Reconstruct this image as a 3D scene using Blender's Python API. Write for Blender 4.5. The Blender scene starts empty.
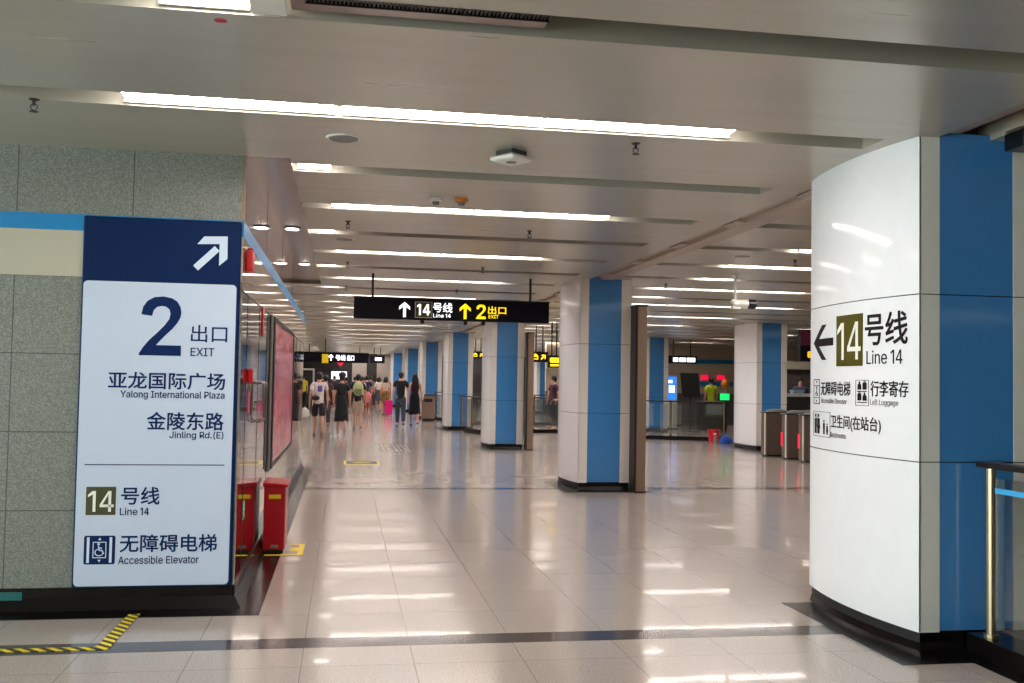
import bpy, bmesh, math, random
from mathutils import Vector, Matrix
PI = math.pi
SC = bpy.context.scene
COL = SC.collection

# ------------------------------------------------------------------ camera, world, exposure
EYE = Vector((0, 0, 1.53))
YAW, PITCH, ROLL = math.radians(9.48), math.radians(2.3), math.radians(1.0)
fw = Vector((math.sin(YAW) * math.cos(PITCH), math.cos(YAW) * math.cos(PITCH), math.sin(PITCH)))
r0 = Vector((math.cos(YAW), -math.sin(YAW), 0)); u0 = r0.cross(fw)
rt = r0 * math.cos(ROLL) + u0 * math.sin(ROLL); up = -r0 * math.sin(ROLL) + u0 * math.cos(ROLL)
cd = bpy.data.cameras.new('camera'); cam = bpy.data.objects.new('camera', cd); COL.objects.link(cam)
M4 = Matrix((rt, up, -fw)).transposed().to_4x4(); M4.translation = EYE
cam.matrix_world = M4
cd.sensor_width = 36.0; cd.lens = 36.0 * 1000 / 1024; cd.clip_start = .05; cd.clip_end = 300
SC.camera = cam
W = bpy.data.worlds.new('world'); SC.world = W; W.use_nodes = True
bg = W.node_tree.nodes['Background']
bg.inputs[0].default_value = (.84, 1.0, .97, 1); bg.inputs[1].default_value = 4.6
SC.view_settings.view_transform = 'Standard'; SC.view_settings.look = 'None'
SC.view_settings.gamma = 1; SC.view_settings.use_curve_mapping = False
SC.view_settings.exposure = 0.64
LAMP_POWER = 19.0

# ------------------------------------------------------------------ materials
def lin(r, g, b):
    f = lambda c: (c / 255 / 12.92) if c / 255 <= .04045 else ((c / 255 + .055) / 1.055) ** 2.4
    return (f(r), f(g), f(b), 1)

def mat(name, col, rough=.5, metal=0, emis=0, ecol=None, bump=0, bscale=40, var=0, vscale=8, trans=0, spec=None, alpha=1, coat=0):
    m = bpy.data.materials.new(name); m.use_nodes = True
    nt = m.node_tree; p = nt.nodes['Principled BSDF']
    p.inputs['Base Color'].default_value = col; p.inputs['Roughness'].default_value = rough
    p.inputs['Metallic'].default_value = metal
    if spec is not None: p.inputs['Specular IOR Level'].default_value = spec
    if emis:
        p.inputs['Emission Color'].default_value = ecol or col; p.inputs['Emission Strength'].default_value = emis
    if trans: p.inputs['Transmission Weight'].default_value = trans; p.inputs['IOR'].default_value = 1.45
    if alpha < 1: p.inputs['Alpha'].default_value = alpha
    if coat: p.inputs['Coat Weight'].default_value = coat
    tc = nt.nodes.new('ShaderNodeTexCoord')
    nz = nt.nodes.new('ShaderNodeTexNoise'); nz.inputs['Scale'].default_value = vscale; nz.inputs['Detail'].default_value = 4
    nt.links.new(tc.outputs['Object'], nz.inputs['Vector'])
    mx = nt.nodes.new('ShaderNodeMix'); mx.data_type = 'RGBA'
    v = var or .04
    mx.inputs[6].default_value = tuple(c * (1 - v) for c in col[:3]) + (1,)
    mx.inputs[7].default_value = tuple(min(1, c * (1 + v)) for c in col[:3]) + (1,)
    nt.links.new(nz.outputs['Fac'], mx.inputs[0]); nt.links.new(mx.outputs[2], p.inputs['Base Color'])
    if bump:
        nb = nt.nodes.new('ShaderNodeTexNoise'); nb.inputs['Scale'].default_value = bscale
        nt.links.new(tc.outputs['Object'], nb.inputs['Vector'])
        bp = nt.nodes.new('ShaderNodeBump'); bp.inputs['Strength'].default_value = bump; bp.inputs['Distance'].default_value = .01
        nt.links.new(nb.outputs['Fac'], bp.inputs['Height']); nt.links.new(bp.outputs['Normal'], p.inputs['Normal'])
    return m

class NX:                                   # tiny math-node expression builder
    def __init__(s, nt): s.nt = nt
    def op(s, o, a, b=None, c=None):
        n = s.nt.nodes.new('ShaderNodeMath'); n.operation = o
        for i, v in enumerate((a, b, c)):
            if v is None: continue
            if isinstance(v, (int, float)): n.inputs[i].default_value = v
            else: s.nt.links.new(v, n.inputs[i])
        return n.outputs[0]
    def line(s, x, off, per, w):            # 1 where x is within w of off + k*per
        f = s.op('FRACT', s.op('DIVIDE', s.op('SUBTRACT', x, off - w), per))
        return s.op('LESS_THAN', f, 2 * w / per)
    def mix(s, fac, a, b):
        n = s.nt.nodes.new('ShaderNodeMix'); n.data_type = 'RGBA'
        for i, v in ((0, fac), (6, a), (7, b)):
            if isinstance(v, (int, float, tuple)): n.inputs[i].default_value = v
            else: s.nt.links.new(v, n.inputs[i])
        return n.outputs[2]

def nodes_of(name, rough, metal=0):
    m = bpy.data.materials.new(name); m.use_nodes = True; nt = m.node_tree
    p = nt.nodes['Principled BSDF']; p.inputs['Roughness'].default_value = rough; p.inputs['Metallic'].default_value = metal
    tc = nt.nodes.new('ShaderNodeTexCoord'); sp = nt.nodes.new('ShaderNodeSeparateXYZ')
    nt.links.new(tc.outputs['Object'], sp.inputs[0])
    return m, nt, p, tc, sp, NX(nt)

def noise(nt, tc, scale, detail=3, vec=None):
    n = nt.nodes.new('ShaderNodeTexNoise'); n.inputs['Scale'].default_value = scale; n.inputs['Detail'].default_value = detail
    nt.links.new(vec or tc.outputs['Object'], n.inputs['Vector']); return n.outputs['Fac']

def floor_material():
    m, nt, p, tc, sp, X = nodes_of('terrazzo_floor', .13)
    x, y = sp.outputs[0], sp.outputs[1]
    speck = noise(nt, tc, 130, 3); cloud = noise(nt, tc, .7, 3)
    c = X.mix(X.op('GREATER_THAN', speck, .56), lin(184, 173, 165), lin(142, 132, 126))
    c = X.mix(X.op('MULTIPLY', cloud, .35), c, lin(160, 150, 143))
    tile = nt.nodes.new('ShaderNodeTexWhiteNoise'); tile.noise_dimensions = '2D'
    cv = nt.nodes.new('ShaderNodeCombineXYZ')
    nt.links.new(X.op('FLOOR', X.op('DIVIDE', X.op('SUBTRACT', x, .41), .6)), cv.inputs[0])
    nt.links.new(X.op('FLOOR', X.op('DIVIDE', X.op('SUBTRACT', y, .07), .6)), cv.inputs[1])
    nt.links.new(cv.outputs[0], tile.inputs['Vector'])
    c = X.mix(X.op('MULTIPLY', tile.outputs['Value'], .16), c, lin(150, 143, 136))
    j = X.op('MAXIMUM', X.line(x, .41, .6, .0022), X.line(y, .07, .6, .0022))
    c = X.mix(X.op('MULTIPLY', j, .6), c, lin(84, 76, 70))
    strip = X.line(y, 5.96, 8.24, .112)
    dark = X.mix(X.op('GREATER_THAN', speck, .6), lin(58, 52, 52), lin(82, 76, 74))
    c = X.mix(strip, c, dark)
    nt.links.new(c, p.inputs['Base Color'])
    rr = X.op('ADD', X.op('MULTIPLY', cloud, .12), .11)
    nt.links.new(rr, p.inputs['Roughness'])
    p.inputs['Specular IOR Level'].default_value = .5
    p.inputs['Coat Weight'].default_value = .16; p.inputs['Coat Roughness'].default_value = .035
    bn = noise(nt, tc, 3.0, 2); bp = nt.nodes.new('ShaderNodeBump'); bp.inputs['Strength'].default_value = .03; bp.inputs['Distance'].default_value = .01
    nt.links.new(bn, bp.inputs['Height']); nt.links.new(bp.outputs['Normal'], p.inputs['Coat Normal'])
    return m

def ceiling_material():
    m, nt, p, tc, sp, X = nodes_of('painted_aluminium_ceiling', .3)
    y = sp.outputs[1]
    st = nt.nodes.new('ShaderNodeMapping'); st.inputs['Scale'].default_value = (.5, 6, 1)
    nt.links.new(tc.outputs['Object'], st.inputs['Vector'])
    n = noise(nt, tc, 1.2, 3, st.outputs[0])
    c = X.mix(n, lin(188, 184, 170), lin(176, 172, 159))
    j = X.line(y, 4.09 + .13 + .2183, .2183, .0022)
    slotf = X.op('FRACT', X.op('DIVIDE', X.op('SUBTRACT', y, 4.09), 1.57))
    pos = X.op('FRACT', X.op('DIVIDE', X.op('SUBTRACT', X.op('MULTIPLY', slotf, 1.57), .13), .2183))
    j = X.op('LESS_THAN', pos, .016)
    c = X.mix(X.op('MULTIPLY', j, .3), c, lin(96, 90, 84))
    nt.links.new(c, p.inputs['Base Color'])
    p.inputs['Metallic'].default_value = .25
    rr = X.op('ADD', X.op('MULTIPLY', n, .12), .24); nt.links.new(rr, p.inputs['Roughness'])
    return m

def granite_material():
    m, nt, p, tc, sp, X = nodes_of('grey_granite_cladding', .32)
    s1 = noise(nt, tc, 150, 4); s2 = noise(nt, tc, 1.1, 2)
    c = X.mix(X.op('GREATER_THAN', s1, .52), lin(108, 110, 104), lin(142, 144, 136))
    c = X.mix(X.op('MULTIPLY', s2, .3), c, lin(122, 130, 124))
    x, z = sp.outputs[0], sp.outputs[2]
    jv = X.line(x, -1.414, .7235, .0035)
    up_ = X.op('GREATER_THAN', z, 2.5)
    low = X.op('MULTIPLY', X.line(z, .1275, .5112, .0035), X.op('SUBTRACT', 1, up_))
    c = X.mix(X.op('MULTIPLY', X.op('MAXIMUM', jv, low), .8), c, lin(48, 52, 52))
    nt.links.new(c, p.inputs['Base Color'])
    return m

def tape_material(name, axis):
    m, nt, p, tc, sp, X = nodes_of(name, .45)
    d = X.op('ADD', sp.outputs[0], sp.outputs[1])
    f = X.op('FRACT', X.op('DIVIDE', d, .085))
    c = X.mix(X.op('LESS_THAN', f, .5), lin(236, 214, 20), lin(28, 27, 24))
    nt.links.new(c, p.inputs['Base Color']); return m

def poster_material():
    m, nt, p, tc, sp, X = nodes_of('red_poster', .2)
    st = nt.nodes.new('ShaderNodeMapping'); st.inputs['Scale'].default_value = (1, .8, 2.6)
    nt.links.new(tc.outputs['Object'], st.inputs['Vector'])
    n = noise(nt, tc, 2.4, 2, st.outputs[0])
    c = X.mix(X.op('GREATER_THAN', n, .5), lin(150, 40, 58), lin(196, 110, 120))
    c = X.mix(X.op('GREATER_THAN', n, .6), c, lin(150, 84, 120))
    nt.links.new(c, p.inputs['Base Color']); nt.links.new(c, p.inputs['Emission Color'])
    p.inputs['Emission Strength'].default_value = .12; return m

MT = dict(
    floor=floor_material(), ceiling=ceiling_material(), granite=granite_material(),
    tape=tape_material('hazard_tape', 0), poster=poster_material(),
    slab=mat('ceiling_void', lin(120, 110, 100), .6, var=.1),
    slot=mat('slot_lining', lin(118, 104, 90), .4, .3),
    lamp=mat('lamp_diffuser', (1, .93, .89, 1), .4, emis=LAMP_POWER, ecol=(1, .90, .85, 1)),
    housing=mat('lamp_housing', lin(210, 205, 200), .35, .6),
    enamel=mat('white_enamel', lin(236, 238, 242), .07, spec=.6, bump=.02, bscale=3),
    enamel_trim=mat('pale_grey_enamel_trim', lin(236, 233, 226), .16),
    blue=mat('blue_enamel', lin(70, 138, 205), .08, spec=.6, var=.03),
    bluedark=mat('deep_blue_enamel', lin(30, 62, 150), .09, spec=.6),
    core=mat('dark_column_core', lin(30, 30, 32), .6),
    blackstone=mat('black_granite', lin(12, 10, 10), .22, spec=.3, var=.3, vscale=120),
    cream=mat('cream_band', lin(184, 178, 158), .4, var=.04),
    bandblue=mat('blue_band', lin(12, 128, 190), .35),
    navy=mat('navy_sign', lin(0, 30, 76), .5, spec=.15),
    white=mat('white_sign_face', lin(186, 198, 216), .3, emis=.05, ecol=lin(195, 212, 245)),
    navytext=mat('navy_lettering', lin(6, 34, 84), .6, spec=.15),
    arrowpale=mat('pale_lettering', lin(205, 222, 240), .4),
    olive=mat('olive_square', lin(78, 72, 6), .5, spec=.2), olived=mat('dark_olive_square', lin(66, 66, 30), .4),
    blacktext=mat('black_lettering', lin(30, 20, 28), .6, spec=.15), greytext=mat('grey_lettering', lin(120, 112, 116), .4),
    cleantext=mat('white_lettering', lin(240, 240, 230), .4),
    steel=mat('polished_steel_cladding', lin(178, 172, 168), .045, 1, bump=.03, bscale=1.6),
    brushed=mat('brushed_steel', lin(150, 142, 136), .28, 1),
    soffit=mat('brushed_soffit', lin(150, 136, 128), .24, 1, bump=.05, bscale=1.2),
    bronze=mat('bronze_steel', lin(142, 120, 102), .4, .5),
    postmetal=mat('rail_post_metal', lin(168, 152, 124), .25, .9),
    darkmetal=mat('dark_metal', lin(44, 40, 38), .4, .5),
    black=mat('black_plastic', lin(14, 14, 16), .35), signblack=mat('black_sign_face', lin(8, 8, 20), .5, spec=.15),
    yellow=mat('yellow_paint', lin(236, 206, 20), .45), red=mat('red_paint', lin(176, 12, 30), .25),
    redplastic=mat('red_plastic', lin(200, 24, 34), .3),
    glow_white=mat('lit_white_lettering', lin(240, 240, 245), .4, emis=.9, ecol=lin(240, 240, 245)),
    glow_yellow=mat('lit_yellow_lettering', lin(250, 215, 20), .4, emis=.85, ecol=lin(250, 210, 10)),
    glow_orange=mat('lit_orange_face', lin(250, 160, 10), .4, emis=.9, ecol=lin(250, 150, 10)),
    glow_green=mat('lit_green_face', lin(20, 200, 90), .4, emis=.9, ecol=lin(20, 220, 100)),
    glow_blue=mat('lit_blue_face', lin(20, 90, 210), .4, emis=.9, ecol=lin(40, 120, 235)),
    glow_red=mat('lit_red_face', lin(220, 30, 60), .4, emis=.7, ecol=lin(230, 20, 60)),
    glow_led=mat('led_panel_face', lin(235, 235, 240), .4, emis=1.4, ecol=lin(235, 235, 245)),
    glass=mat('clear_glass', (.82, .93, .90, 1), .02, trans=1, alpha=.55),
    cyan=mat('cyan_glass_stripe', lin(70, 175, 235), .3),
    offwhite=mat('offwhite_plastic', lin(225, 225, 218), .35), grey=mat('grey_plastic', lin(120, 118, 116), .45),
    beigewall=mat('beige_wall', lin(186, 170, 150), .5), greywall=mat('grey_wall', lin(92, 86, 84), .5),
    darkwall=mat('dark_wall', lin(44, 42, 42), .5), farwall=mat('far_wall_panels', lin(168, 158, 148), .35),
    orange=mat('orange_plastic', lin(220, 130, 30), .4), bluebag=mat('blue_bag_cloth', lin(30, 80, 190), .6),
    skin=mat('skin', lin(205, 150, 128), .55), hair=mat('black_hair', lin(20, 16, 16), .5),
    gate=mat('gate_steel', lin(112, 98, 88), .35, .3), gateglass=mat('smoked_gate_glass', lin(70, 70, 70), .1, .2),
    wood=mat('counter_top', lin(205, 205, 196), .3),
)

# ------------------------------------------------------------------ geometry helpers
class MB:
    def __init__(s): s.v = []; s.f = []; s.m = []
    def add(s, vs, fs, mi=0):
        k = len(s.v); s.v += [tuple(v) for v in vs]; s.f += [tuple(i + k for i in f) for f in fs]; s.m += [mi] * len(fs); return s
    def box(s, x0, x1, y0, y1, z0, z1, mi=0):
        v = [(x, y, z) for z in (z0, z1) for y in (y0, y1) for x in (x0, x1)]
        return s.add(v, [(0, 2, 3, 1), (4, 5, 7, 6), (0, 1, 5, 4), (2, 6, 7, 3), (0, 4, 6, 2), (1, 3, 7, 5)], mi)
    def prism(s, pts, z0, z1, mi=0):        # plan polygon (counter-clockwise), extruded up
        n = len(pts)
        v = [(x, y, z0) for x, y in pts] + [(x, y, z1) for x, y in pts]
        return s.add(v, [tuple(range(n))[::-1], tuple(range(n, 2 * n))] + [(i, (i + 1) % n, n + (i + 1) % n, n + i) for i in range(n)], mi)
    def tube(s, pts, r, n=10, mi=0):
        pts = [Vector(p) for p in pts]; rings = []
        rs = r if isinstance(r, (list, tuple)) else [r] * len(pts)
        for i, p in enumerate(pts):
            d = (pts[min(i + 1, len(pts) - 1)] - pts[max(i - 1, 0)]).normalized()
            a = d.cross(Vector((0, 0, 1)) if abs(d.z) < .9 else Vector((1, 0, 0))).normalized(); b = d.cross(a)
            rings.append([p + (a * math.cos(2 * PI * k / n) + b * math.sin(2 * PI * k / n)) * rs[i] for k in range(n)])
        v = [q for r_ in rings for q in r_]; f = []
        for i in range(len(pts) - 1):
            for k in range(n):
                f.append((i * n + k, i * n + (k + 1) % n, (i + 1) * n + (k + 1) % n, (i + 1) * n + k))
        f.append(tuple(range(n))[::-1]); f.append(tuple(range((len(pts) - 1) * n, len(pts) * n)))
        return s.add(v, f, mi)
    def lathe(s, prof, c=(0, 0, 0), n=24, mi=0, sx=1, sy=1):      # prof: (radius, z)
        v = []; f = []
        for r, z in prof:
            v += [(c[0] + sx * r * math.cos(2 * PI * k / n), c[1] + sy * r * math.sin(2 * PI * k / n), c[2] + z) for k in range(n)]
        for i in range(len(prof) - 1):
            for k in range(n):
                f.append((i * n + k, i * n + (k + 1) % n, (i + 1) * n + (k + 1) % n, (i + 1) * n + k))
        f.append(tuple(range(n))[::-1]); f.append(tuple(range((len(prof) - 1) * n, len(prof) * n)))
        return s.add(v, f, mi)
    def build(s, name, m, parent=None, smooth=False, bevel=0):
        me = bpy.data.meshes.new(name); me.from_pydata(s.v, [], s.f)
        for q in (m if isinstance(m, (list, tuple)) else [m]): me.materials.append(q)
        me.polygons.foreach_set('material_index', s.m)
        bm = bmesh.new(); bm.from_mesh(me); bmesh.ops.recalc_face_normals(bm, faces=bm.faces); bm.to_mesh(me); bm.free()
        if smooth: me.shade_smooth()
        o = bpy.data.objects.new(name, me); COL.objects.link(o)
        if parent: o.parent = parent
        if bevel:
            b = o.modifiers.new('bevel', 'BEVEL'); b.width = bevel; b.segments = 2; b.limit_method = 'ANGLE'; b.angle_limit = math.radians(40)
            me.shade_smooth(); w = o.modifiers.new('wn', 'WEIGHTED_NORMAL'); w.keep_sharp = True
        return o

def tag(o, label=None, cat=None, group=None, kind=None):
    if label: o['label'] = label
    if cat: o['category'] = cat
    if group: o['group'] = group
    if kind: o['kind'] = kind
    return o
def thing(name, label, cat, loc=(0, 0, 0), rz=0, group=None):
    o = bpy.data.objects.new(name, None); COL.objects.link(o); o.empty_display_size = .1
    o.location = loc; o.rotation_euler = (0, 0, rz); return tag(o, label, cat, group)
def struct(o): o['kind'] = 'structure'; return o
def kids(o): return [c for c in list(COL.objects) if c.parent == o]
def dup(root, loc, label, rz=None, group=None):
    r = root.copy(); COL.objects.link(r); r.location = loc
    if rz is not None: r.rotation_euler = (0, 0, rz)
    r['label'] = label
    if group: r['group'] = group
    for ch in kids(root):
        c = ch.copy(); COL.objects.link(c); c.parent = r
        for g in kids(ch):
            d = g.copy(); COL.objects.link(d); d.parent = c
    return r
ORD = ['nearest', 'second', 'third', 'fourth', 'fifth', 'sixth', 'seventh', 'eighth', 'ninth', 'tenth', 'eleventh', 'twelfth', 'thirteenth', 'fourteenth',
       'fifteenth', 'sixteenth', 'seventeenth', 'eighteenth', 'nineteenth', 'twentieth', 'twenty-first', 'twenty-second']

# graphics on a surface: fn(u, v, w) -> local position, w = height above the surface
try:
    import os
    FONT = bpy.data.fonts.load(os.path.join(bpy.utils.system_resource('DATAFILES'), 'fonts', 'Inter.woff2'))
except Exception:
    FONT = None
def text(body, rect, fn, m, parent, name='lettering', bold=0.0, w0=.001, w1=.003, spacing=1.0):
    c = bpy.data.curves.new('t', 'FONT'); c.body = body
    if FONT and body.isascii(): c.font = FONT
    c.space_character = spacing; c.resolution_u = 4
    o = bpy.data.objects.new('t', c); COL.objects.link(o); bpy.context.view_layer.update()
    me = bpy.data.meshes.new_from_object(o.evaluated_get(bpy.context.evaluated_depsgraph_get()))
    bpy.data.objects.remove(o)
    xs = [v.co.x for v in me.vertices]; ys = [v.co.y for v in me.vertices]
    x0, x1, y0, y1 = min(xs), max(xs), min(ys), max(ys)
    u0_, u1_, v0_, v1_ = rect
    bm = bmesh.new(); bm.from_mesh(me)
    bmesh.ops.remove_doubles(bm, verts=bm.verts, dist=1e-5)
    ret = bmesh.ops.extrude_face_region(bm, geom=bm.faces[:])
    top = {e for e in ret['geom'] if isinstance(e, bmesh.types.BMVert)}
    for v in bm.verts:
        u = u0_ + (v.co.x - x0) / (x1 - x0) * (u1_ - u0_); q = v0_ + (v.co.y - y0) / (y1 - y0) * (v1_ - v0_)
        v.co = fn(u, q, w1 if v in top else w0)
    bmesh.ops.recalc_face_normals(bm, faces=bm.faces)
    m2 = bpy.data.meshes.new(name); bm.to_mesh(m2); bm.free(); m2.materials.append(m)
    if bold:                                 # thicken strokes: the same glyphs nudged a little each way
        h = abs(v1_ - v0_) if body.isascii() else abs(v1_ - v0_)
        e = bold * h * .9
        vs = [v.co.copy() for v in m2.vertices]; fs = [tuple(p.vertices) for p in m2.polygons]; n = len(vs)
        ax = (fn(u0_ + .001, v0_, w0) - fn(u0_, v0_, w0)).normalized(); nz_ = (fn(u0_, v0_, w0 + .001) - fn(u0_, v0_, w0)).normalized()
        V = []; G = []
        for k in range(9):
            d = Vector((0, 0, 0)) if k == 8 else ax * e * math.cos(k * PI / 4) + Vector((0, 0, 1)) * e * math.sin(k * PI / 4)
            V += [v + d + nz_ * .00004 * k for v in vs]; G += [tuple(i + n * k for i in f) for f in fs]
        m2.clear_geometry(); m2.from_pydata(V, [], G); m2.materials.clear(); m2.materials.append(m)
    ob = bpy.data.objects.new(name, m2); COL.objects.link(ob); ob.parent = parent
    bpy.data.meshes.remove(me)
    return ob

class Flat:                                  # flat figures laid on a surface
    def __init__(s, fn, w0=.001, w1=.003): s.fn = fn; s.w0 = w0; s.w1 = w1; s.mb = MB()
    def poly(s, pts, mi=0, w1=None):
        n = len(pts); w1 = w1 or s.w1
        v = [s.fn(u, v, s.w0) for u, v in pts] + [s.fn(u, v, w1) for u, v in pts]
        s.mb.add(v, [tuple(range(n))[::-1], tuple(range(n, 2 * n))] + [(i, (i + 1) % n, n + (i + 1) % n, n + i) for i in range(n)], mi); return s
    def rect(s, u0, u1, v0, v1, mi=0, n=1, w1=None):
        for i in range(n):
            a = u0 + (u1 - u0) * i / n; b = u0 + (u1 - u0) * (i + 1) / n
            s.poly([(a, v0), (b, v0), (b, v1), (a, v1)], mi, w1)
        return s
    def frame(s, u0, u1, v0, v1, t, mi=0, n=1):
        s.rect(u0, u1, v0, v0 + t, mi, n); s.rect(u0, u1, v1 - t, v1, mi, n)
        s.rect(u0, u0 + t, v0 + t, v1 - t, mi); s.rect(u1 - t, u1, v0 + t, v1 - t, mi); return s
    def disc(s, u, v, r, mi=0, rv=None, n=16):
        rv = rv or r
        return s.poly([(u + r * math.cos(2 * PI * k / n), v + rv * math.sin(2 * PI * k / n)) for k in range(n)], mi)
    def stroke(s, pts, t, mi=0):
        for (a, b), (c, d) in zip(pts, pts[1:]):
            L = math.hypot(c - a, d - b); nx, ny = -(d - b) / L * t / 2, (c - a) / L * t / 2
            s.poly([(a + nx, b + ny), (a - nx, b - ny), (c - nx, d - ny), (c + nx, d + ny)], mi)
        return s
    def rrect(s, u0, u1, v0, v1, r, mi=0, w1=None):
        pts = []
        for cx, cy, a in ((u1 - r, v1 - r, 0), (u0 + r, v1 - r, 90), (u0 + r, v0 + r, 180), (u1 - r, v0 + r, 270)):
            for k in range(5):
                t = math.radians(a + k * 22.5); pts.append((cx + r * math.cos(t), cy + r * math.sin(t)))
        return s.poly(pts, mi, w1)
    def arrow(s, cu, cv, L, ang, t=.2, head=.62, mi=0):       # barbed arrow of length L pointing along ang (radians)
        d = (math.cos(ang), math.sin(ang)); n = (-d[1], d[0])
        P = lambda a, b: (cu + (a * d[0] + b * n[0]) * L, cv + (a * d[1] + b * n[1]) * L)
        s.poly([P(-.5, -t / 2), P(.40, -t / 2), P(.40, t / 2), P(-.5, t / 2)], mi)
        for g in (1, -1):
            s.poly([P(.5, 0), P(.5 - t * .5, 0), P(.0, g * head * .62), P(.0 + t * .1, g * head * .8), P(.12 + t * .35, g * head * .62)][::g], mi)
        return s
    def build(s, name, m, parent): return s.mb.build(name, m, parent)

def chevron_arrow(F, cu, cv, L, ang, t, span, mi=0):
    """shaft plus two strokes meeting at the tip"""
    d = (math.cos(ang), math.sin(ang)); n = (-d[1], d[0])
    P = lambda a, b: (cu + a * d[0] + b * n[0], cv + a * d[1] + b * n[1])
    F.stroke([P(-L / 2, 0), P(L / 2 - t * .6, 0)], t, mi)
    F.poly([P(L / 2, 0), P(L / 2 - span * .85, span), P(L / 2 - span * .85 - t * 1.15, span), P(L / 2 - t * 1.35, 0)], mi)
    F.poly([P(L / 2, 0), P(L / 2 - t * 1.35, 0), P(L / 2 - span * .85 - t * 1.15, -span), P(L / 2 - span * .85, -span)], mi)

TWO = [(0, 0), (1, 0), (1, .175), (.40, .175), (.50, .255), (.62, .345), (.78, .455), (.90, .56), (.965, .65), (.985, .735), (.96, .83), (.88, .92), (.75, .975), (.55, 1.0), (.33, .985), (.17, .92),
       (.07, .82), (.03, .69), (.285, .665), (.32, .76), (.40, .82), (.52, .84), (.62, .825), (.70, .78), (.725, .71), (.70, .62), (.60, .52), (.42, .385), (.24, .265), (.10, .145), (0, .03)]
def digit2(rect, fn, m, parent, w0=.003, w1=.005):
    F = Flat(fn, w0, w1); a, b, c, d = rect
    F.poly([(a + (b - a) * x, c + (d - c) * y) for x, y in TWO]); F.build('lettering', m, parent)
def digits14(rect, fn, m, parent, t=.13, w0=.003, w1=.005, name='lettering'):
    """the figures 1 and 4 drawn as strokes; t is the stroke width as a share of the height"""
    F = Flat(fn, w0, w1); a, b, c, d = rect; h = d - c; w = b - a; s_ = t * h
    x1 = a + w * .30; F.rect(x1 - s_, x1, c, d)
    F.poly([(x1 - s_, d), (x1 - s_, d - s_ * 1.25), (a, d - h * .30), (a, d - h * .18), (x1 - s_ * 1.2, d)][::-1])
    x4 = a + w * .90; l4 = a + w * .46
    F.rect(x4 - s_, x4, c, d); F.rect(l4, b, c + h * .22, c + h * .22 + s_)
    F.poly([(l4, c + h * .22 + s_ * .95), (l4 + s_ * .95, c + h * .22 + s_ * .95), (x4 - s_ * .98, d - s_ * 1.15), (x4 - s_ * .98, d), (x4 - s_ * 1.1, d)])
    F.build(name, m, parent)
def line14(rect, fn, m, parent, bold=0, t=.12, w0=.003, w1=.005):
    a, b, c, d = rect
    text('Line', (a, a + (b - a) * .60, c, d), fn, m, parent, bold=bold, w0=w0, w1=w1)
    digits14((a + (b - a) * .70, b, c, d), fn, m, parent, t, w0, w1)

# ------------------------------------------------------------------ floor, walls
CZ = 3.03
struct(MB().box(-9, 24, -8, 64, -.1, 0).build('floor', MT['floor']))
# ceiling: planked panels between cross slots
ROW0, PITCH_Y = 4.09, 1.57
rows = [ROW0 + PITCH_Y * k for k in range(-7, 38)]
SOFF_END = 15.7
cm = MB()
def panels(x0, x1, ya, yb):
    edges = [r for r in rows if ya < r < yb]
    y = ya
    for r in edges:
        if r - .13 > y: cm.box(x0, x1, y, r - .13, CZ, CZ + .10)
        y = r + .13
    if y < yb: cm.box(x0, x1, y, yb, CZ, CZ + .10)
panels(-9, 3.18, -8, 6.95)
panels(-.40, 3.18, 6.95, SOFF_END)
panels(-9, 3.18, SOFF_END, 64)
cm.box(3.18, 3.46, -8, 64, CZ, CZ + .10)
panels(3.80, 24, 5.27, 64)
struct(cm.build('ceiling', MT['ceiling']))
struct(MB().box(-9, 24, -8, 64, CZ + .10, CZ + .2).build('ceiling', MT['slot']))
t = MB().box(3.46, 3.60, -8, 64, CZ + .03, CZ + .10).box(3.60, 3.80, 6.9, 64, CZ - .012, CZ + .10)
for r in rows:
    if r > 6: t.box(3.50, 3.60, r - .16, r + .16, CZ + .0, CZ + .08)
struct(t.build('trim_1', mat('painted_channel', lin(176, 162, 148), .45)))
struct(MB().box(3.80, 24, -8, 5.27, CZ + .02, CZ + .10).build('ceiling', MT['beigewall']))

# left wall block, seen from the front and along its corridor side
XW, YW = -.70, 6.95
struct(MB().box(-9, XW, YW, YW + .1, 0, CZ).build('wall_left', MT['granite']))
struct(MB().box(XW - .1, XW, YW + .1, 17.6, 0, CZ).build('wall_side', MT['steel']))
struct(MB().box(-9, XW, 17.5, 17.6, 0, CZ).build('wall_left', MT['farwall']))
struct(MB().box(-9, XW + .004, YW - .004, YW + .0005, 2.172, 2.476).build('trim_2', MT['cream']))
struct(MB().box(-9, XW + .006, YW - .006, YW + .0005, 2.476, 2.584).build('trim_3', MT['bandblue']))
struct(MB().box(XW - .001, XW + .004, YW, 17.6, 2.12, 2.476).build('trim_4', mat('glossy_cream_panel', lin(176, 160, 140), .05, .45)))
struct(MB().box(XW - .001, XW + .006, YW, 17.6, 2.476, 2.584).build('trim_5', MT['bandblue']))
# corner post of the wall
struct(MB().box(XW - .012, XW + .008, YW - .008, YW + .012, 2.59, CZ).build('trim_6', MT['bronze']))
# vertical seams of the side cladding
s = MB()
for y in (7.44, 8.47, 9.62, 13.75, 14.9, 16.2): s.box(XW - .002, XW + .002, y - .006, y + .006, .16, 2.12)
for y in (9.0, 11.2, 13.4): s.box(XW - .002, XW + .002, y - .005, y + .005, 2.59, CZ)
s.box(XW - .002, XW + .002, YW, 17.6, 2.108, 2.122)
struct(s.build('trim_7', MT['darkmetal']))
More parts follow.
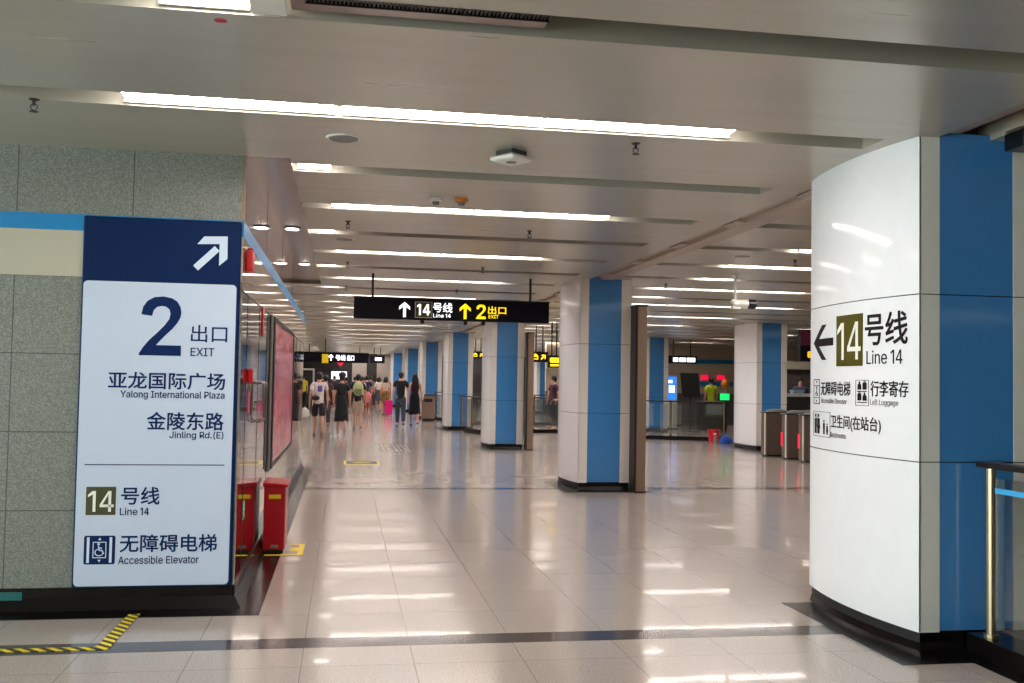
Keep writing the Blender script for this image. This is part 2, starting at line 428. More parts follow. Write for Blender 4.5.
# black granite plinth with a splayed foot and the flat border on the floor
struct(MB().box(-9, XW + .0, YW - .012, YW, 0, .142).add(
    [(-9, YW - .012, .075), (XW + .012, YW - .012, .075), (XW + .06, YW - .06, 0), (-9, YW - .06, 0), (-9, YW, 0), (XW + .012, YW, 0), (-9, YW, .075), (XW + .012, YW, .075)],
    [(0, 1, 2, 3), (0, 6, 7, 1), (0, 3, 4, 6), (3, 2, 5, 4), (1, 7, 5, 2)]).build('baseboard_left', MT['blackstone']))
struct(MB().box(XW, XW + .012, YW, 17.6, 0, .142).add(
    [(XW + .012, YW - .012, .075), (XW + .012, 17.6, .075), (XW + .06, 17.6, 0), (XW + .06, YW - .06, 0), (XW, YW, 0), (XW, 17.6, 0)],
    [(0, 1, 2, 3), (3, 2, 5, 4), (0, 3, 4), (1, 5, 2)]).build('baseboard_side', MT['blackstone']))
struct(MB().box(-9, -.505, 6.675, 6.95, .0, .002).box(-.7, -.505, 6.95, 17.6, 0, .002).build('trim_8', MT['blackstone']))
# soffit along the corridor side
struct(MB().add([(-.70, YW, CZ - .0), (-.40, YW, CZ + .0), (-.40, SOFF_END, CZ), (-.70, SOFF_END, CZ), (-.70, YW, CZ + .1), (-.40, YW, CZ + .1), (-.40, SOFF_END, CZ + .1), (-.70, SOFF_END, CZ + .1)],
    [(0, 1, 2, 3), (4, 7, 6, 5), (0, 4, 5, 1), (1, 5, 6, 2), (2, 6, 7, 3), (3, 7, 4, 0)]).box(-.72, -.39, SOFF_END, SOFF_END + .06, CZ - .04, CZ + .1).build('trim_9', MT['soffit']))
# outer walls
struct(MB().box(-9, 24, -8.1, -8, 0, CZ).build('wall_behind', MT['farwall']))
struct(MB().box(-3.3, -3.2, 17.6, 60, 0, CZ).build('wall_far_left', MT['greywall']))
struct(MB().box(24, 24.1, -8, 64, 0, CZ).build('wall_right', MT['greywall']))
w = MB().box(-3.2, .45, 60, 60.2, 0, CZ, 0).box(.45, 1.3, 59.9, 60.2, 0, CZ, 1).box(1.3, 1.9, 60, 60.2, 0, CZ, 0).box(1.9, 3.3, 59.9, 60.2, 0, CZ, 1).box(3.3, 24, 60, 60.2, 0, CZ, 0)
struct(w.build('wall_end', [MT['darkwall'], MT['farwall']]))
# back of the ticket side
w = MB().box(7.5, 24, 37, 37.2, 0, 1.2, 0).box(7.5, 24, 37, 37.2, 1.2, CZ, 3).box(7.5, 24, 36.97, 37, 2.02, 2.34, 1).box(7.5, 24, 36.96, 37, 2.37, 2.51, 2)
struct(w.build('wall_back', [MT['greywall'], MT['cream'], MT['bandblue'], MT['beigewall']]))

# ------------------------------------------------------------------ ceiling lamps
def lamp_proto(L, name='strip_light'):
    o = thing(name, 'x', 'ceiling light', group='strip lights in the ceiling slots')
    MB().box(-L / 2, L / 2, -.12, .12, .055, .085).box(-L / 2, L / 2, .102, .118, .012, .055).build('housing', MT['housing'], o)
    MB().box(-L / 2 + .01, L / 2 - .01, -.098, .098, .03, .055).build('diffuser', MT['lamp'], o)
    return o
def lamp_at(proto, x, y, label, first=set()):
    if proto.name not in first:
        first.add(proto.name); proto.location = (x, y, CZ); proto['label'] = label; return proto
    return dup(proto, (x, y, CZ), label)
pl = lamp_proto(1.25); pn = lamp_proto(1.16); ps = lamp_proto(.5); pw = lamp_proto(.24)
def ordn(i): return ORD[i] if i < len(ORD) else 'far'
for k, y in enumerate(rows):
    kk = k - 8                                    # kk 0: the row just beyond the sign panel (y 5.66)
    n = max(0, (kk + 1) // 2)
    if kk % 2 == 0:
        if kk <= 0:
            for j, x in enumerate((-.66, .53, 1.71) if kk == 0 else ((-.66,) if kk % 4 == 2 else ())):
                nm = ['left', 'middle', 'right'][j]
                lamp_at(pn, x, y, f'{nm} tube of the long strip light ' + ('in the nearest lit slot' if kk == 0 else 'in the %s lit slot behind the viewer' % ORD[-kk // 2]))
        else:
            o = ordn(n) if n < len(ORD) else 'far'
            for j, x in enumerate((.48, 1.75)):
                lamp_at(pl, x, y, f'{"left" if j == 0 else "right"} strip light of the {ordn(n)} lit row over the corridor')
            if y > 17.8 and y < 58: lamp_at(pl, -1.9, y, f'added strip light of the {ordn(n)} lit row, left bay behind the steel wall')
        if y > 5:
            for j, x in enumerate((5.40, 6.72)):
                lamp_at(pl, x, y, f'{"left" if j == 0 else "right"} strip light of the {ordn(n)} lit row beyond the columns')
            if y > 16: lamp_at(pl, 8.0, y, f'farther right strip light of the {ordn(n)} lit row beyond the columns')
            if y > 14 and y < 37:
                lamp_at(pl, 12.5, y, f'added strip light of the {ordn(n)} lit row near the booth')  # lamps here are added to brighten the dark ticket side
    else:
        if y > 9:
            lamp_at(ps, 5.25, y, f'short strip light between the lit rows beyond the columns, {ordn(n)} of them')
        if y > 6.9: lamp_at(pw, -.25, y, f'small light at the left end of the {ordn(n)} dark slot')
        if kk == -1: lamp_at(lamp_proto(.36), -.60, y, 'strip light left of the black air grille in the top slot')
for x, y, lb in ((-.55, 10.2, 'glowing disc standing in for a lamp highlight on the steel soffit, nearer one'), (-.55, 13.3, 'glowing disc standing in for a lamp highlight on the steel soffit, farther one')):
    o = thing('soffit_glint', lb, 'ceiling light', (x, y, CZ))  # added glowing disc, stands in for a lamp highlight on the soffit
    MB().lathe([(.085, -.012), (.085, 0)], n=20).build('bezel', MT['brushed'], o); MB().lathe([(.06, -.016), (.062, -.010)], n=20).build('diffuser', MT['lamp'], o)

# air grille in the top slot
o = thing('air_grille', 'long black linear air grille set in the top ceiling slot', 'vent', (.31, 4.06, CZ))
MB().box(-.56, .5, -.10, .11, .02, .045).build('backing', MT['brushed'], o)
g = MB()
for k in range(60): g.box(-.5 + k * .0168, -.5 + k * .0168 + .008, -.10, -.02, .006, .02)
g.box(-.5, .5, -.105, -.098, .0, .02).box(-.5, .5, -.024, -.018, .0, .02); g.build('louvre', MT['black'], o)
o = thing('junction_cover', 'grey cover plate between lamp and grille in the top slot', 'cover', (-.34, 4.09, CZ))
MB().box(-.07, .07, -.11, .11, .0, .018).build('plate', MT['offwhite'], o)

# black box by the near pillar head
o = thing('hanging_box', 'black box under the ceiling beside the near pillar top', 'sign box', (4.15, 5.22, 2.93))
MB().box(-.36, .36, -.12, .05, 0, .10).build('case', MT['black'], o, bevel=.006)
MB().box(-.3, .3, -.07, .0, .10, .115).build('bracket', MT['darkmetal'], o)

# ------------------------------------------------------------------ columns
def arc_pts(x_end, x_apex, y0, y1, n=14, off=0.0):
    """plan points of the bulging side from y0 to y1; positive off moves outward (towards -x)"""
    c = x_end - x_apex; h = (y1 - y0) / 2; R = (h * h + c * c) / (2 * c); xc = x_apex + R; yc = (y0 + y1) / 2
    a = math.asin(h / R); return [(xc - (R + off) * math.cos(-a + 2 * a * i / n), yc + (R + off) * math.sin(-a + 2 * a * i / n)) for i in range(n + 1)], (R, xc, yc)
DEP = 1.39; XL, XR, BUL = 3.335, 4.10, .08
def make_column(label, bmat, top=CZ + .03):
    """local origin: middle of the front face on the floor"""
    o = thing('column', label, 'column', group='blue and white columns')
    hw = (XR - XL) / 2
    L, _ = arc_pts(-hw, -hw - BUL, 0, DEP)
    Rr = [(-x, y) for x, y in L]
    levels = [(.11, 1.097), (1.103, 2.087), (2.093, top)]
    a, b = -hw + .132, -hw + .615
    def shell(pts, nm, m):               # thick curved sheet from plan polyline, split at the joints
        mb = MB()
        cx = -.012 if pts[0][0] < 0 else .012
        inner = [(x - cx * 1.0, y) for x, y in pts]
        for z0, z1 in levels:
            poly = pts + inner[::-1]
            mb.prism(poly if cx > 0 else poly[::-1], z0, z1)
        return mb.build(nm, m, o, smooth=False)
    l = shell(L, 'curved_panel', MT['enamel']); r = shell(Rr, 'curved_panel', MT['enamel'])
    for q in (l, r):
        bv = q.modifiers.new('b', 'BEVEL'); bv.width = .0012; bv.segments = 1; bv.limit_method = 'ANGLE'; bv.angle_limit = math.radians(50)
        q.data.shade_smooth(); q.modifiers.new('wn', 'WEIGHTED_NORMAL')
    for y0, y1 in ((0, .014), (DEP - .014, DEP)):
        tr1 = MB(); tr2 = MB(); bl = MB()
        for z0, z1 in levels:
            tr1.box(-hw + .001, a, y0, y1, z0, z1); tr2.box(b, hw - .001, y0, y1, z0, z1)
            bl.box(a + .001, b - .001, y0 + (.003 if y0 == 0 else 0), y1 - (0 if y0 == 0 else .003), z0 if z0 > .2 else .118, z1)
        tr1.build('edge_trim', MT['enamel_trim'], o); tr2.build('edge_trim', MT['enamel_trim'], o); bl.build('blue_panel', bmat, o)
    core = [(x + .013, y) for x, y in L[1:-1]] + [(x - .013, y) for x, y in Rr[1:-1]][::-1]
    core = [(-hw + .013, .013), (hw - .013, .013)] + [(x - .013, y) for x, y in Rr[1:-1]] + [(hw - .013, DEP - .013), (-hw + .013, DEP - .013)] + [(x + .013, y) for x, y in L[1:-1]][::-1]
    MB().prism(core, .05, top - .01).build('core', MT['core'], o)
    p1 = [(-hw + .015, .012), (hw - .015, .012)] + [(x - .02, y) for x, y in Rr[2:-2]] + [(hw - .015, DEP - .012), (-hw + .015, DEP - .012)] + [(x + .02, y) for x, y in L[2:-2]][::-1]
    mb = MB().prism(p1, .05, .117)
    lo = [(x * 1.03, (y - DEP / 2) * 1.02 + DEP / 2) for x, y in p1]
    n = len(p1); mb.add([(x, y, .052) for x, y in p1] + [(x, y, 0) for x, y in lo], [tuple(range(n)), tuple(range(n, 2 * n))] + [(i, (i + 1) % n, n + (i + 1) % n, n + i) for i in range(n)])
    mb.build('plinth', MT['blackstone'], o)
    return o
CX = (XL + XR) / 2
TRN = [20]
def border(x, y):
    TRN[0] += 1
    struct(MB().box(x - .6325, x + .6325, y - .25, y + 1.31, 0, .002).build('trim_%d' % TRN[0], MT['blackstone']))
col0 = make_column('nearest white column with Line 14 lettering on its curved side', MT['blue'])
col0.location = (CX, 5.41, 0); border(CX, 5.41)
plain = make_column('second column of the near row, the widest plain one, bronze post beside it', MT['blue'])
plain.location = (CX - .027, 13.94, 0); border(CX - .027, 13.94)
for k in range(2, 7):
    border(CX + (0, 0, -.06, -.15, -.30, -.48, -.75)[k], 5.41 + 8.53 * k)
    dup(plain, (CX + (0, 0, -.06, -.15, -.30, -.48, -.75)[k], 5.41 + 8.53 * k, 0), ['', '', 'third column of the near row, below the right end of the hanging sign', 'fourth column of the near row, short glass railing beside it',
        'fifth column of the near row, behind the woman in black', 'sixth column of the near row, small in the distance', 'last column of the near row, by the end wall'][k])
dup(plain, (CX, 5.41 - 8.53, 0), 'column behind the viewer')
for k in range(2, 6):
    border(9.67 + .3825 - .12 * (k - 2), 22.5 + 8.53 * (k - 2))
    dup(plain, (9.67 + .3825 - .12 * (k - 2), 22.5 + 8.53 * (k - 2), 0), ['', '', 'column standing behind the ticket gates', 'column behind the glass railing near the red bucket',
        'far column of the ticket side, third back', 'far column of the ticket side, fourth back'][k])

# lettering on the near column: u = world y measured back from the viewer (decreasing to the right), v = height
(_, (RA, XC, YC)) = arc_pts(XL, XL - BUL, 5.41, 5.41 + DEP)
def on_arc(u, v, w):                        # u runs left to right as seen: u = -(arc length from the apex)
    a = u / RA
    return Vector((XC - (RA + w) * math.cos(a) - CX, YC - (RA + w) * math.sin(a) - 5.41, v))
U = lambda y: RA * math.asin((YC - y) / RA)
def rectu(yl, yr, z0, z1): return (U(yl), U(yr), z0, z1)
P = col0
F = Flat(on_arc); F.rect(U(6.265), U(5.922), 1.67, 2.007, n=8); F.build('line_number_square', MT['olive'], P)
digits14((U(6.245), U(5.943), 1.712, 1.957), on_arc, MT['cleantext'], P, .12, w0=.003, w1=.0055)
text('号线', (U(5.894), U(5.499), 1.80, 1.998), on_arc, MT['blacktext'], P, bold=.018)
line14((U(5.88), U(5.541), 1.679, 1.765), on_arc, MT['blacktext'], P, w0=.001, w1=.003)
F = Flat(on_arc, -.002, .004)
F.rect(U(6.66), U(6.32), 1.814, 1.867, n=6)
for sg_ in (1, -1):
    for i in range(5):
        a_, b_ = i / 5, (i + 1) / 5; y0_, y1_ = 6.70 - .185 * a_, 6.70 - .185 * b_
        z0_, z1_ = 1.840 + sg_ * .122 * a_, 1.840 + sg_ * .122 * b_
        F.poly([(U(y0_), z0_), (U(y0_ - .075), z0_), (U(y1_ - .075), z1_), (U(y1_), z1_)])
F.build('arrow', MT['blacktext'], P)
text('无障碍电梯', (U(6.535), U(6.07), 1.475, 1.568), on_arc, MT['blacktext'], P, bold=.012)
text('Accessible Elevator', (U(6.53), U(6.117), 1.42, 1.455), on_arc, MT['greytext'], P)
text('行李寄存', (U(5.833), U(5.49), 1.478, 1.575), on_arc, MT['blacktext'], P, bold=.012)
text('Left Luggage', (U(5.84), U(5.575), 1.415, 1.46), on_arc, MT['greytext'], P)
text('卫生间(在站台)', (U(6.349), U(5.733), 1.245, 1.345), on_arc, MT['blacktext'], P, bold=.012)
text('Restrooms', (U(6.354), U(6.124), 1.192, 1.228), on_arc, MT['greytext'], P)
F = Flat(on_arc)                                                   # lift pictogram
a0, a1 = U(6.70), U(6.563); F.frame(a0, a1, 1.41, 1.585, .006); F.stroke([(a0, 1.455), (a1, 1.455)], .005); F.stroke([(a0, 1.54), (a1, 1.54)], .005)
am = (a0 + a1) / 2; F.disc(am, 1.525, .01); F.stroke([(am, 1.512), (am, 1.485), (am + .02, 1.485), (am + .028, 1.468)], .008); F.stroke([(am - .02, 1.495), (am - .02, 1.475), (am + .005, 1.468)], .005)
F.poly([(am - .012, 1.56), (am + .012, 1.56), (am, 1.575)]); F.poly([(am + .012, 1.438), (am - .012, 1.438), (am, 1.423)])
F.build('lift_pictogram', MT['blacktext'], P)
F = Flat(on_arc)                                                   # luggage pictogram
a0, a1 = U(6.002), U(5.856); F.frame(a0, a1, 1.415, 1.58, .003)
for iu, iv in ((0, 0), (1, 0), (0, 1), (1, 1)):
    cu = a0 + (a1 - a0) * (.3 + .4 * iu); cv = 1.448 + iv * .07
    if (iu, iv) in ((1, 1), (0, 0)): F.rrect(cu - .022, cu + .022, cv, cv + .045, .008); F.frame(cu - .01, cu + .01, cv + .045, cv + .058, .004)
    else: F.poly([(cu - .022, cv), (cu + .022, cv), (cu + .02, cv + .03), (cu, cv + .045), (cu - .02, cv + .03)]); F.disc(cu, cv + .045, .008)
for cv in (1.434, 1.504): F.rect(a0 + .02, a1 - .02, cv, cv + .006)
F.build('luggage_pictogram', MT['blacktext'], P)
F = Flat(on_arc)                                                   # toilet pictogram: two figures, a divider and a parent with child
a0, a1 = U(6.70), U(6.362); F.frame(a0, a1, 1.185, 1.36, .003, n=6)
for i, (du, h) in enumerate(((.05, .125), (.12, .125), (.23, .09), (.29, .07))):
    cu = a0 + du; z0 = 1.205; F.disc(cu, z0 + h, h * .1)
    F.poly([(cu - h * .17, z0 + h * .85), (cu - h * .17, z0 + h * .4), (cu + h * .17, z0 + h * .4), (cu + h * .17, z0 + h * .85)][::1])
    if i in (1, 3): F.poly([(cu - h * .28, z0 + h * .3), (cu + h * .28, z0 + h * .3), (cu + h * .12, z0 + h * .62), (cu - h * .12, z0 + h * .62)])
    F.stroke([(cu - h * .08, z0 + h * .4), (cu - h * .08, z0)], h * .11); F.stroke([(cu + h * .08, z0 + h * .4), (cu + h * .08, z0)], h * .11)
F.stroke([(a0 + .085, 1.20), (a0 + .085, 1.345)], .004)
F.build('toilet_pictogram', MT['blacktext'], P)

# bronze posts (fire curtain guides) beside the columns
def post_proto():
    o = thing('guide_post', 'bronze steel guide post right of the second column', 'post', group='bronze posts beside the columns')
    MB().box(0, .03, .03, .30, 0, 2.62, 1).box(.022, .155, 0, .30, 0, 2.62, 0).build('post', [MT['bronze'], MT['darkmetal']], o, bevel=.004)  # dark left strip puts the post's shaded side into its colour
    MB().box(-.005, .16, -.005, .305, 2.62, 2.65).build('cap', MT['darkmetal'], o)
    MB().box(-.005, .16, -.005, .305, 0, .02).build('base_plate', MT['darkmetal'], o)
    return o
pp = post_proto(); pp.location = (4.055, 13.62, 0)
dup(pp, (4.055, 22.15, 0), 'bronze steel guide post right of the third column')

# ------------------------------------------------------------------ exit sign panel on the left wall
sg = thing('wayfinding_panel', 'tall navy and white Exit 2 sign panel on the grey granite wall', 'sign', (-1.212, YW, 0))
SX = -1.212
MB().box(-1.715 - SX, -.705 - SX, -.03, -.004, .14, 2.575).build('backing_board', MT['navy'], sg, bevel=.012)
def on_wall(u, v, w): return Vector((u - SX, -.03 - w, v))
F = Flat(on_wall); F.rrect(-1.702, -.728, .153, 2.146, .028); F.build('white_face', MT['white'], sg)
def wt(*a, **k): text(*a[:2], on_wall, *a[2:], sg, w0=.003, w1=.005, **k)
F = Flat(on_wall, .001, .004)
# arrow up right
d = math.sqrt(.5); cu, cv = -.90, 2.36
F.poly([(-1.013, 2.268), (-.981, 2.236), (-.845, 2.372), (-.877, 2.404)])
F.poly([(-.946, 2.466), (-.795, 2.472), (-.84, 2.419), (-.99, 2.413)]); F.poly([(-.795, 2.472), (-.793, 2.32), (-.846, 2.272), (-.846, 2.415)])
F.build('arrow', MT['arrowpale'], sg)
digit2((-1.341, -1.075, 1.662, 2.055), on_wall, MT['navytext'], sg)
wt('出口', (-1.013, -.78, 1.757, 1.871), MT['navytext'], bold=.008)
wt('EXIT', (-1.012, -.86, 1.664, 1.718), MT['navytext'], bold=.015)
wt('亚龙国际广场', (-1.526, -.786, 1.44, 1.55), MT['navytext'], bold=.018)
wt('Yalong International Plaza', (-1.448, -.786, 1.370, 1.428), MT['navytext'], bold=.015)
wt('金陵东路', (-1.275, -.788, 1.172, 1.288), MT['navytext'], bold=.018)
wt('Jinling Rd.(E)', (-1.13, -.786, 1.106, 1.162), MT['navytext'], bold=.015)
F = Flat(on_wall, .001, .005); F.rect(-1.655, -.773, .938, .944); F.build('divider_line', MT['navytext'], sg)
F = Flat(on_wall, .001, .004); F.rect(-1.64, -1.455, .614, .797); F.build('line_number_square', MT['olived'], sg)
digits14((-1.628, -1.467, .635, .77), on_wall, MT['cleantext'], sg, .13, w0=.004, w1=.006)
wt('号线', (-1.421, -1.182, .682, .795), MT['navytext'], bold=.018)
line14((-1.427, -1.245, .612, .66), on_wall, MT['navytext'], sg, bold=.012, t=.16)
wt('无障碍电梯', (-1.42, -.809, .372, .484), MT['navytext'], bold=.018)
wt('Accessible Elevator', (-1.428, -.921, .294, .345), MT['navytext'], bold=.012)
F = Flat(on_wall, .001, .004); F.rrect(-1.643, -1.449, .294, .48, .012); F.build('lift_symbol_square', MT['navytext'], sg)
F = Flat(on_wall, .004, .006)
for a in (-1.625, -1.485): F.rect(a, a + .016, .305, .47)
F.frame(-1.588, -1.504, .335, .44, .005)
cu, cv = -1.548, .372
F.stroke([(cu + .026 * math.cos(math.radians(t)), cv + .022 * math.sin(math.radians(t))) for t in range(110, 341, 23)], .006)
F.disc(cu - .004, .425, .008); F.stroke([(cu - .004, .413), (cu, .385), (cu + .018, .385), (cu + .028, .362)], .008); F.stroke([(cu - .002, .4), (cu + .018, .4)], .006)
F.poly([(-1.556, .452), (-1.536, .452), (-1.546, .468)]); F.poly([(-1.536, .324), (-1.556, .324), (-1.546, .308)])
F.build('lift_symbol', MT['arrowpale'], sg)
o = thing('teal_tape_patch', 'small teal tape patch on the black plinth at far left', 'tape', (-2.08, YW - .014, .04)); MB().box(-.12, .065, -.003, 0, 0, .08).build('strip', mat('teal_tape', lin(10, 96, 96), .4), o)

# ------------------------------------------------------------------ things on the steel side wall
o = thing('advertising_case', 'dark framed display case with a red poster on the steel wall', 'display case', (XW + .006, 11.67, .66))
f = MB().box(0, .035, -1.92, -1.80, 0, 1.45).box(0, .035, 1.78, 1.88, 0, 1.45).box(0, .035, -1.80, 1.78, 0, .05).box(0, .035, -1.80, 1.78, 1.40, 1.45)
f.build('frame', MT['darkmetal'], o, bevel=.006)
MB().box(0, .025, -1.80, 1.78, .05, 1.40).build('poster', MT['poster'], o)
MB().box(-.003, .02, -1.97, -1.92, -.02, 1.47).build('edge_post', MT['grey'], o, bevel=.005)
def handle(y, lb):
    o = thing('door_pull', lb, 'handle', (XW, y, 1.33))
    MB().tube([(0, 0, .15), (.03, 0, .165), (.055, 0, .15), (.06, 0, .11), (.06, 0, -.11), (.055, 0, -.15), (.03, 0, -.165), (0, 0, -.15)], .011, 10).build('bar', MT['brushed'], o, smooth=True)
    MB().lathe([(.02, -.01), (.02, .01)], n=12).build('rosette', MT['brushed'], o)
handle(8.35, 'curved steel door pull on the mirror steel wall, nearer'); handle(8.62, 'curved steel door pull on the mirror steel wall, farther')
o = thing('alarm_sounder', 'red fire alarm box high on the steel wall', 'fire alarm', (XW + .006, 7.18, 2.26))
MB().box(0, .05, -.09, .09, 0, .15).build('case', MT['redplastic'], o, bevel=.015); MB().lathe([(.024, 0), (.018, .02)], (.025, 0, .15), 16).build('strobe', MT['red'], o)
o = thing('call_point', 'small red call point at eye height on the steel wall', 'fire alarm', (XW, 7.62, 1.49))
MB().box(0, .035, -.05, .05, 0, .1).build('case', MT['redplastic'], o, bevel=.006); MB().box(.035, .037, -.03, .03, .03, .07).build('button', MT['offwhite'], o)
o = thing('pink_tag', 'small pink tag on the steel wall below the call point', 'tag', (XW, 7.7, 1.26)); MB().box(0, .004, -.05, .05, 0, .16).build('card', mat('pink_card', lin(220, 70, 110), .4), o)
o = thing('red_ribbon', 'narrow red strip hanging below the cream band on the steel wall', 'ribbon', (XW, 8.75, 1.88)); MB().box(0, .01, -.035, .035, 0, .25).build('strip', MT['redplastic'], o)
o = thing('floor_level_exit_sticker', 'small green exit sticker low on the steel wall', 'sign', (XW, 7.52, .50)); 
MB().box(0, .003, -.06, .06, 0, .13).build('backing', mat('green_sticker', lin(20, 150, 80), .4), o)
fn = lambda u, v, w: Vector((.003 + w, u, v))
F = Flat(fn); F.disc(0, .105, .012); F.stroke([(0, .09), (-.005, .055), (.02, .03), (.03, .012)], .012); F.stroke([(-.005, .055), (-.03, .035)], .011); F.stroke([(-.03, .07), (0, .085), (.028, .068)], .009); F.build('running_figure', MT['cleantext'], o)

# red extinguisher box on the floor
o = thing('extinguisher_box', 'red fire extinguisher box standing against the steel wall', 'extinguisher box', (-.565, 9.2, 0))
MB().box(-.10, .085, -.22, .22, .03, .58).build('body', MT['red'], o, bevel=.008)
MB().add([(-.11, -.235, .58), (.105, -.235, .575), (.105, .235, .575), (-.11, .235, .58), (-.11, -.235, .62), (.105, -.235, .60), (.105, .235, .60), (-.11, .235, .62)],
    [(3, 2, 1, 0), (4, 5, 6, 7), (0, 1, 5, 4), (1, 2, 6, 5), (2, 3, 7, 6), (3, 0, 4, 7)]).build('lid', MT['red'], o, bevel=.006)
MB().box(-.055, .045, -.223, -.22, .475, .51).build('yellow_label', MT['yellow'], o)
MB().box(-.03, .03, -.223, -.22, .05, .075).build('maker_plate', MT['grey'], o)
MB().box(-.09, .075, -.21, .21, 0, .03).build('base', MT['black'], o)
m = MB(); x0, x1, y0, y1, t = -.543, -.32, 8.87, 9.45, .045
m.box(-.70 + .01, x1, y0, y0 + t, .002, .004).box(x1 - t, x1, y0 + t, y1 - t, .002, .004).box(-.46, x1, y1 - t, y1, .002, .004).box(x1 - t - .07, x1 - t, y0 + .2, y1 - .2, .002, .004)
tag(m.build('floor_marking', MT['yellow']), 'yellow tape rectangle on the floor around the red box', 'floor marking')
tag(MB().box(-8.9, -1.27, 5.915, 5.985, .001, .003).build('hazard_tape', MT['tape']), 'yellow and black hazard tape along the dark floor strip', 'floor tape')
tag(MB().add([(-1.34, 5.93, .0015), (-1.26, 5.93, .0015), (-1.25, 6.76, .0035), (-1.32, 6.76, .0035), (-1.34, 5.93, .004), (-1.26, 5.93, .004), (-1.25, 6.76, .005), (-1.32, 6.76, .005)],
    [(0, 1, 2, 3), (4, 5, 6, 7), (0, 1, 5, 4), (1, 2, 6, 5), (2, 3, 7, 6), (3, 0, 4, 7)]).build('hazard_tape', MT['tape']), 'short hazard tape piece running from the strip to the sign wall', 'floor tape')
o = thing('floor_sticker', 'dark floor sticker with a yellow border in the corridor', 'floor marking', (.35, 18.55, 0))
MB().box(-.32, .32, -.4, .4, 0, .002).build('yellow_edge', MT['yellow'], o); MB().box(-.28, .28, -.34, .34, .002, .003).build('dark_face', MT['darkwall'], o)
F = Flat(lambda u, v, w: Vector((u, v, .003 + w))); F.stroke([(-.15, 0), (.15, 0)], .08); F.build('arrow', MT['yellow'], o)
o = thing('floor_drain', 'ridged steel floor grate in the corridor', 'drain', (1.1, 22.6, 0))
g = MB()
for k in range(8): g.box(-.32 + k * .09, -.28 + k * .09, -1.1, 1.1, 0, .003)
g.build('ridge', MT['brushed'], o)

# ------------------------------------------------------------------ ceiling fittings
def sprinkler():
    o = thing('sprinkler', 'x', 'sprinkler', group='sprinkler heads')
    MB().lathe([(.035, 0), (.035, -.006), (.012, -.012), (.012, -.045)], n=14).build('stem', MT['darkmetal'], o)
    MB().tube([(-.018, 0, -.035), (-.022, 0, -.06), (0, 0, -.085)], .004, 6).tube([(.018, 0, -.035), (.022, 0, -.06), (0, 0, -.085)], .004, 6).build('yoke', MT['darkmetal'], o)
    MB().lathe([(.008, -.09), (.03, -.088), (.03, -.084), (.008, -.08)], n=14).build('deflector', MT['darkmetal'], o)
    return o
sp0 = sprinkler(); sp0.scale = (.8, .8, .8); first = True
for x, y, lb in ((-1.71, 5.78, 'sprinkler head above the sign wall, far left'), (1.76, 5.98, 'sprinkler head left of the near column top'), (0, 9.6, 'sprinkler head over the corridor, left of the second pair'),
                 (1.78, 9.72, 'sprinkler head over the corridor, right of the second pair'), (.01, 13.0, 'sprinkler head above the hanging sign, left'), (1.77, 13.05, 'sprinkler head above the hanging sign, right'),
                 (5.24, 11.1, 'sprinkler head beyond the ceiling channel, near the column edge'), (4.7, 14.3, 'sprinkler head above the security camera, farther left'), (0, 16.4, 'small sprinkler head behind the hanging sign, left'), (1.8, 16.4, 'small sprinkler head behind the hanging sign, right')):
    if first: sp0.location = (x, y, CZ); sp0['label'] = lb; first = False
    else: dup(sp0, (x, y, CZ), lb)
def round_speaker(x, y, lb):
    o = thing('ceiling_speaker', lb, 'speaker', (x, y, CZ), group='round ceiling speakers')
    MB().lathe([(.105, -.006), (.11, 0)], n=28).build('rim', MT['offwhite'], o); MB().lathe([(.09, -.010), (.092, -.006)], n=28).build('mesh_cover', MT['grey'], o)
round_speaker(-.04, 6.27, 'round ceiling speaker nearest, above the steel wall corner')
round_speaker(-.03, 10.84, 'round ceiling speaker left over the corridor'); round_speaker(4.51, 10.93, 'round ceiling speaker beyond the ceiling channel, nearer'); round_speaker(6.14, 17.0, 'round ceiling speaker beyond the ceiling channel, farther')
o = thing('wifi_access_point', 'white square wireless access point under the ceiling', 'access point', (1.04, 6.38, CZ), math.radians(38))
MB().box(-.07, .07, -.07, .07, -.03, 0).build('bracket', MT['black'], o)
MB().add([(-.075, -.075, -.03), (.075, -.075, -.03), (.075, .075, -.03), (-.075, .075, -.03), (-.11, -.11, -.05), (.11, -.11, -.05), (.11, .11, -.05), (-.11, .11, -.05), (-.09, -.09, -.072), (.09, -.09, -.072), (.09, .09, -.072), (-.09, .09, -.072)],
    [(3, 2, 1, 0)] + [(i, (i + 1) % 4, 4 + (i + 1) % 4, 4 + i) for i in range(4)] + [(4 + i, 4 + (i + 1) % 4, 8 + (i + 1) % 4, 8 + i) for i in range(4)] + [(8, 9, 10, 11)]).build('case', MT['offwhite'], o, bevel=.012)
MB().lathe([(.035, -.0745), (.035, -.072)], n=20).build('badge', MT['grey'], o)
for x, y, mm, lb in ((.71, 8.18, 'offwhite', 'pale smoke detector beside the second light row'), (.92, 8.16, 'orange', 'orange-based smoke detector beside the second light row')):
    o = thing('smoke_detector', lb, 'detector', (x, y, CZ))
    MB().lathe([(.055, 0), (.055, -.02), (.045, -.03)], n=20).build('base', MT[mm], o, smooth=False); MB().lathe([(.03, -.03), (.028, -.05), (.02, -.058)], n=16).build('chamber', MT['grey'], o)
o = thing('ceiling_sticker', 'small red round sticker on the ceiling plank', 'sticker', (-.55, 4.31, CZ)); MB().lathe([(.028, -.0015), (.028, 0)], n=20).build('disc', MT['redplastic'], o)
MB().box(-.02, .02, -.004, .004, -.002, -.0015).build('bar', MT['navytext'], o)

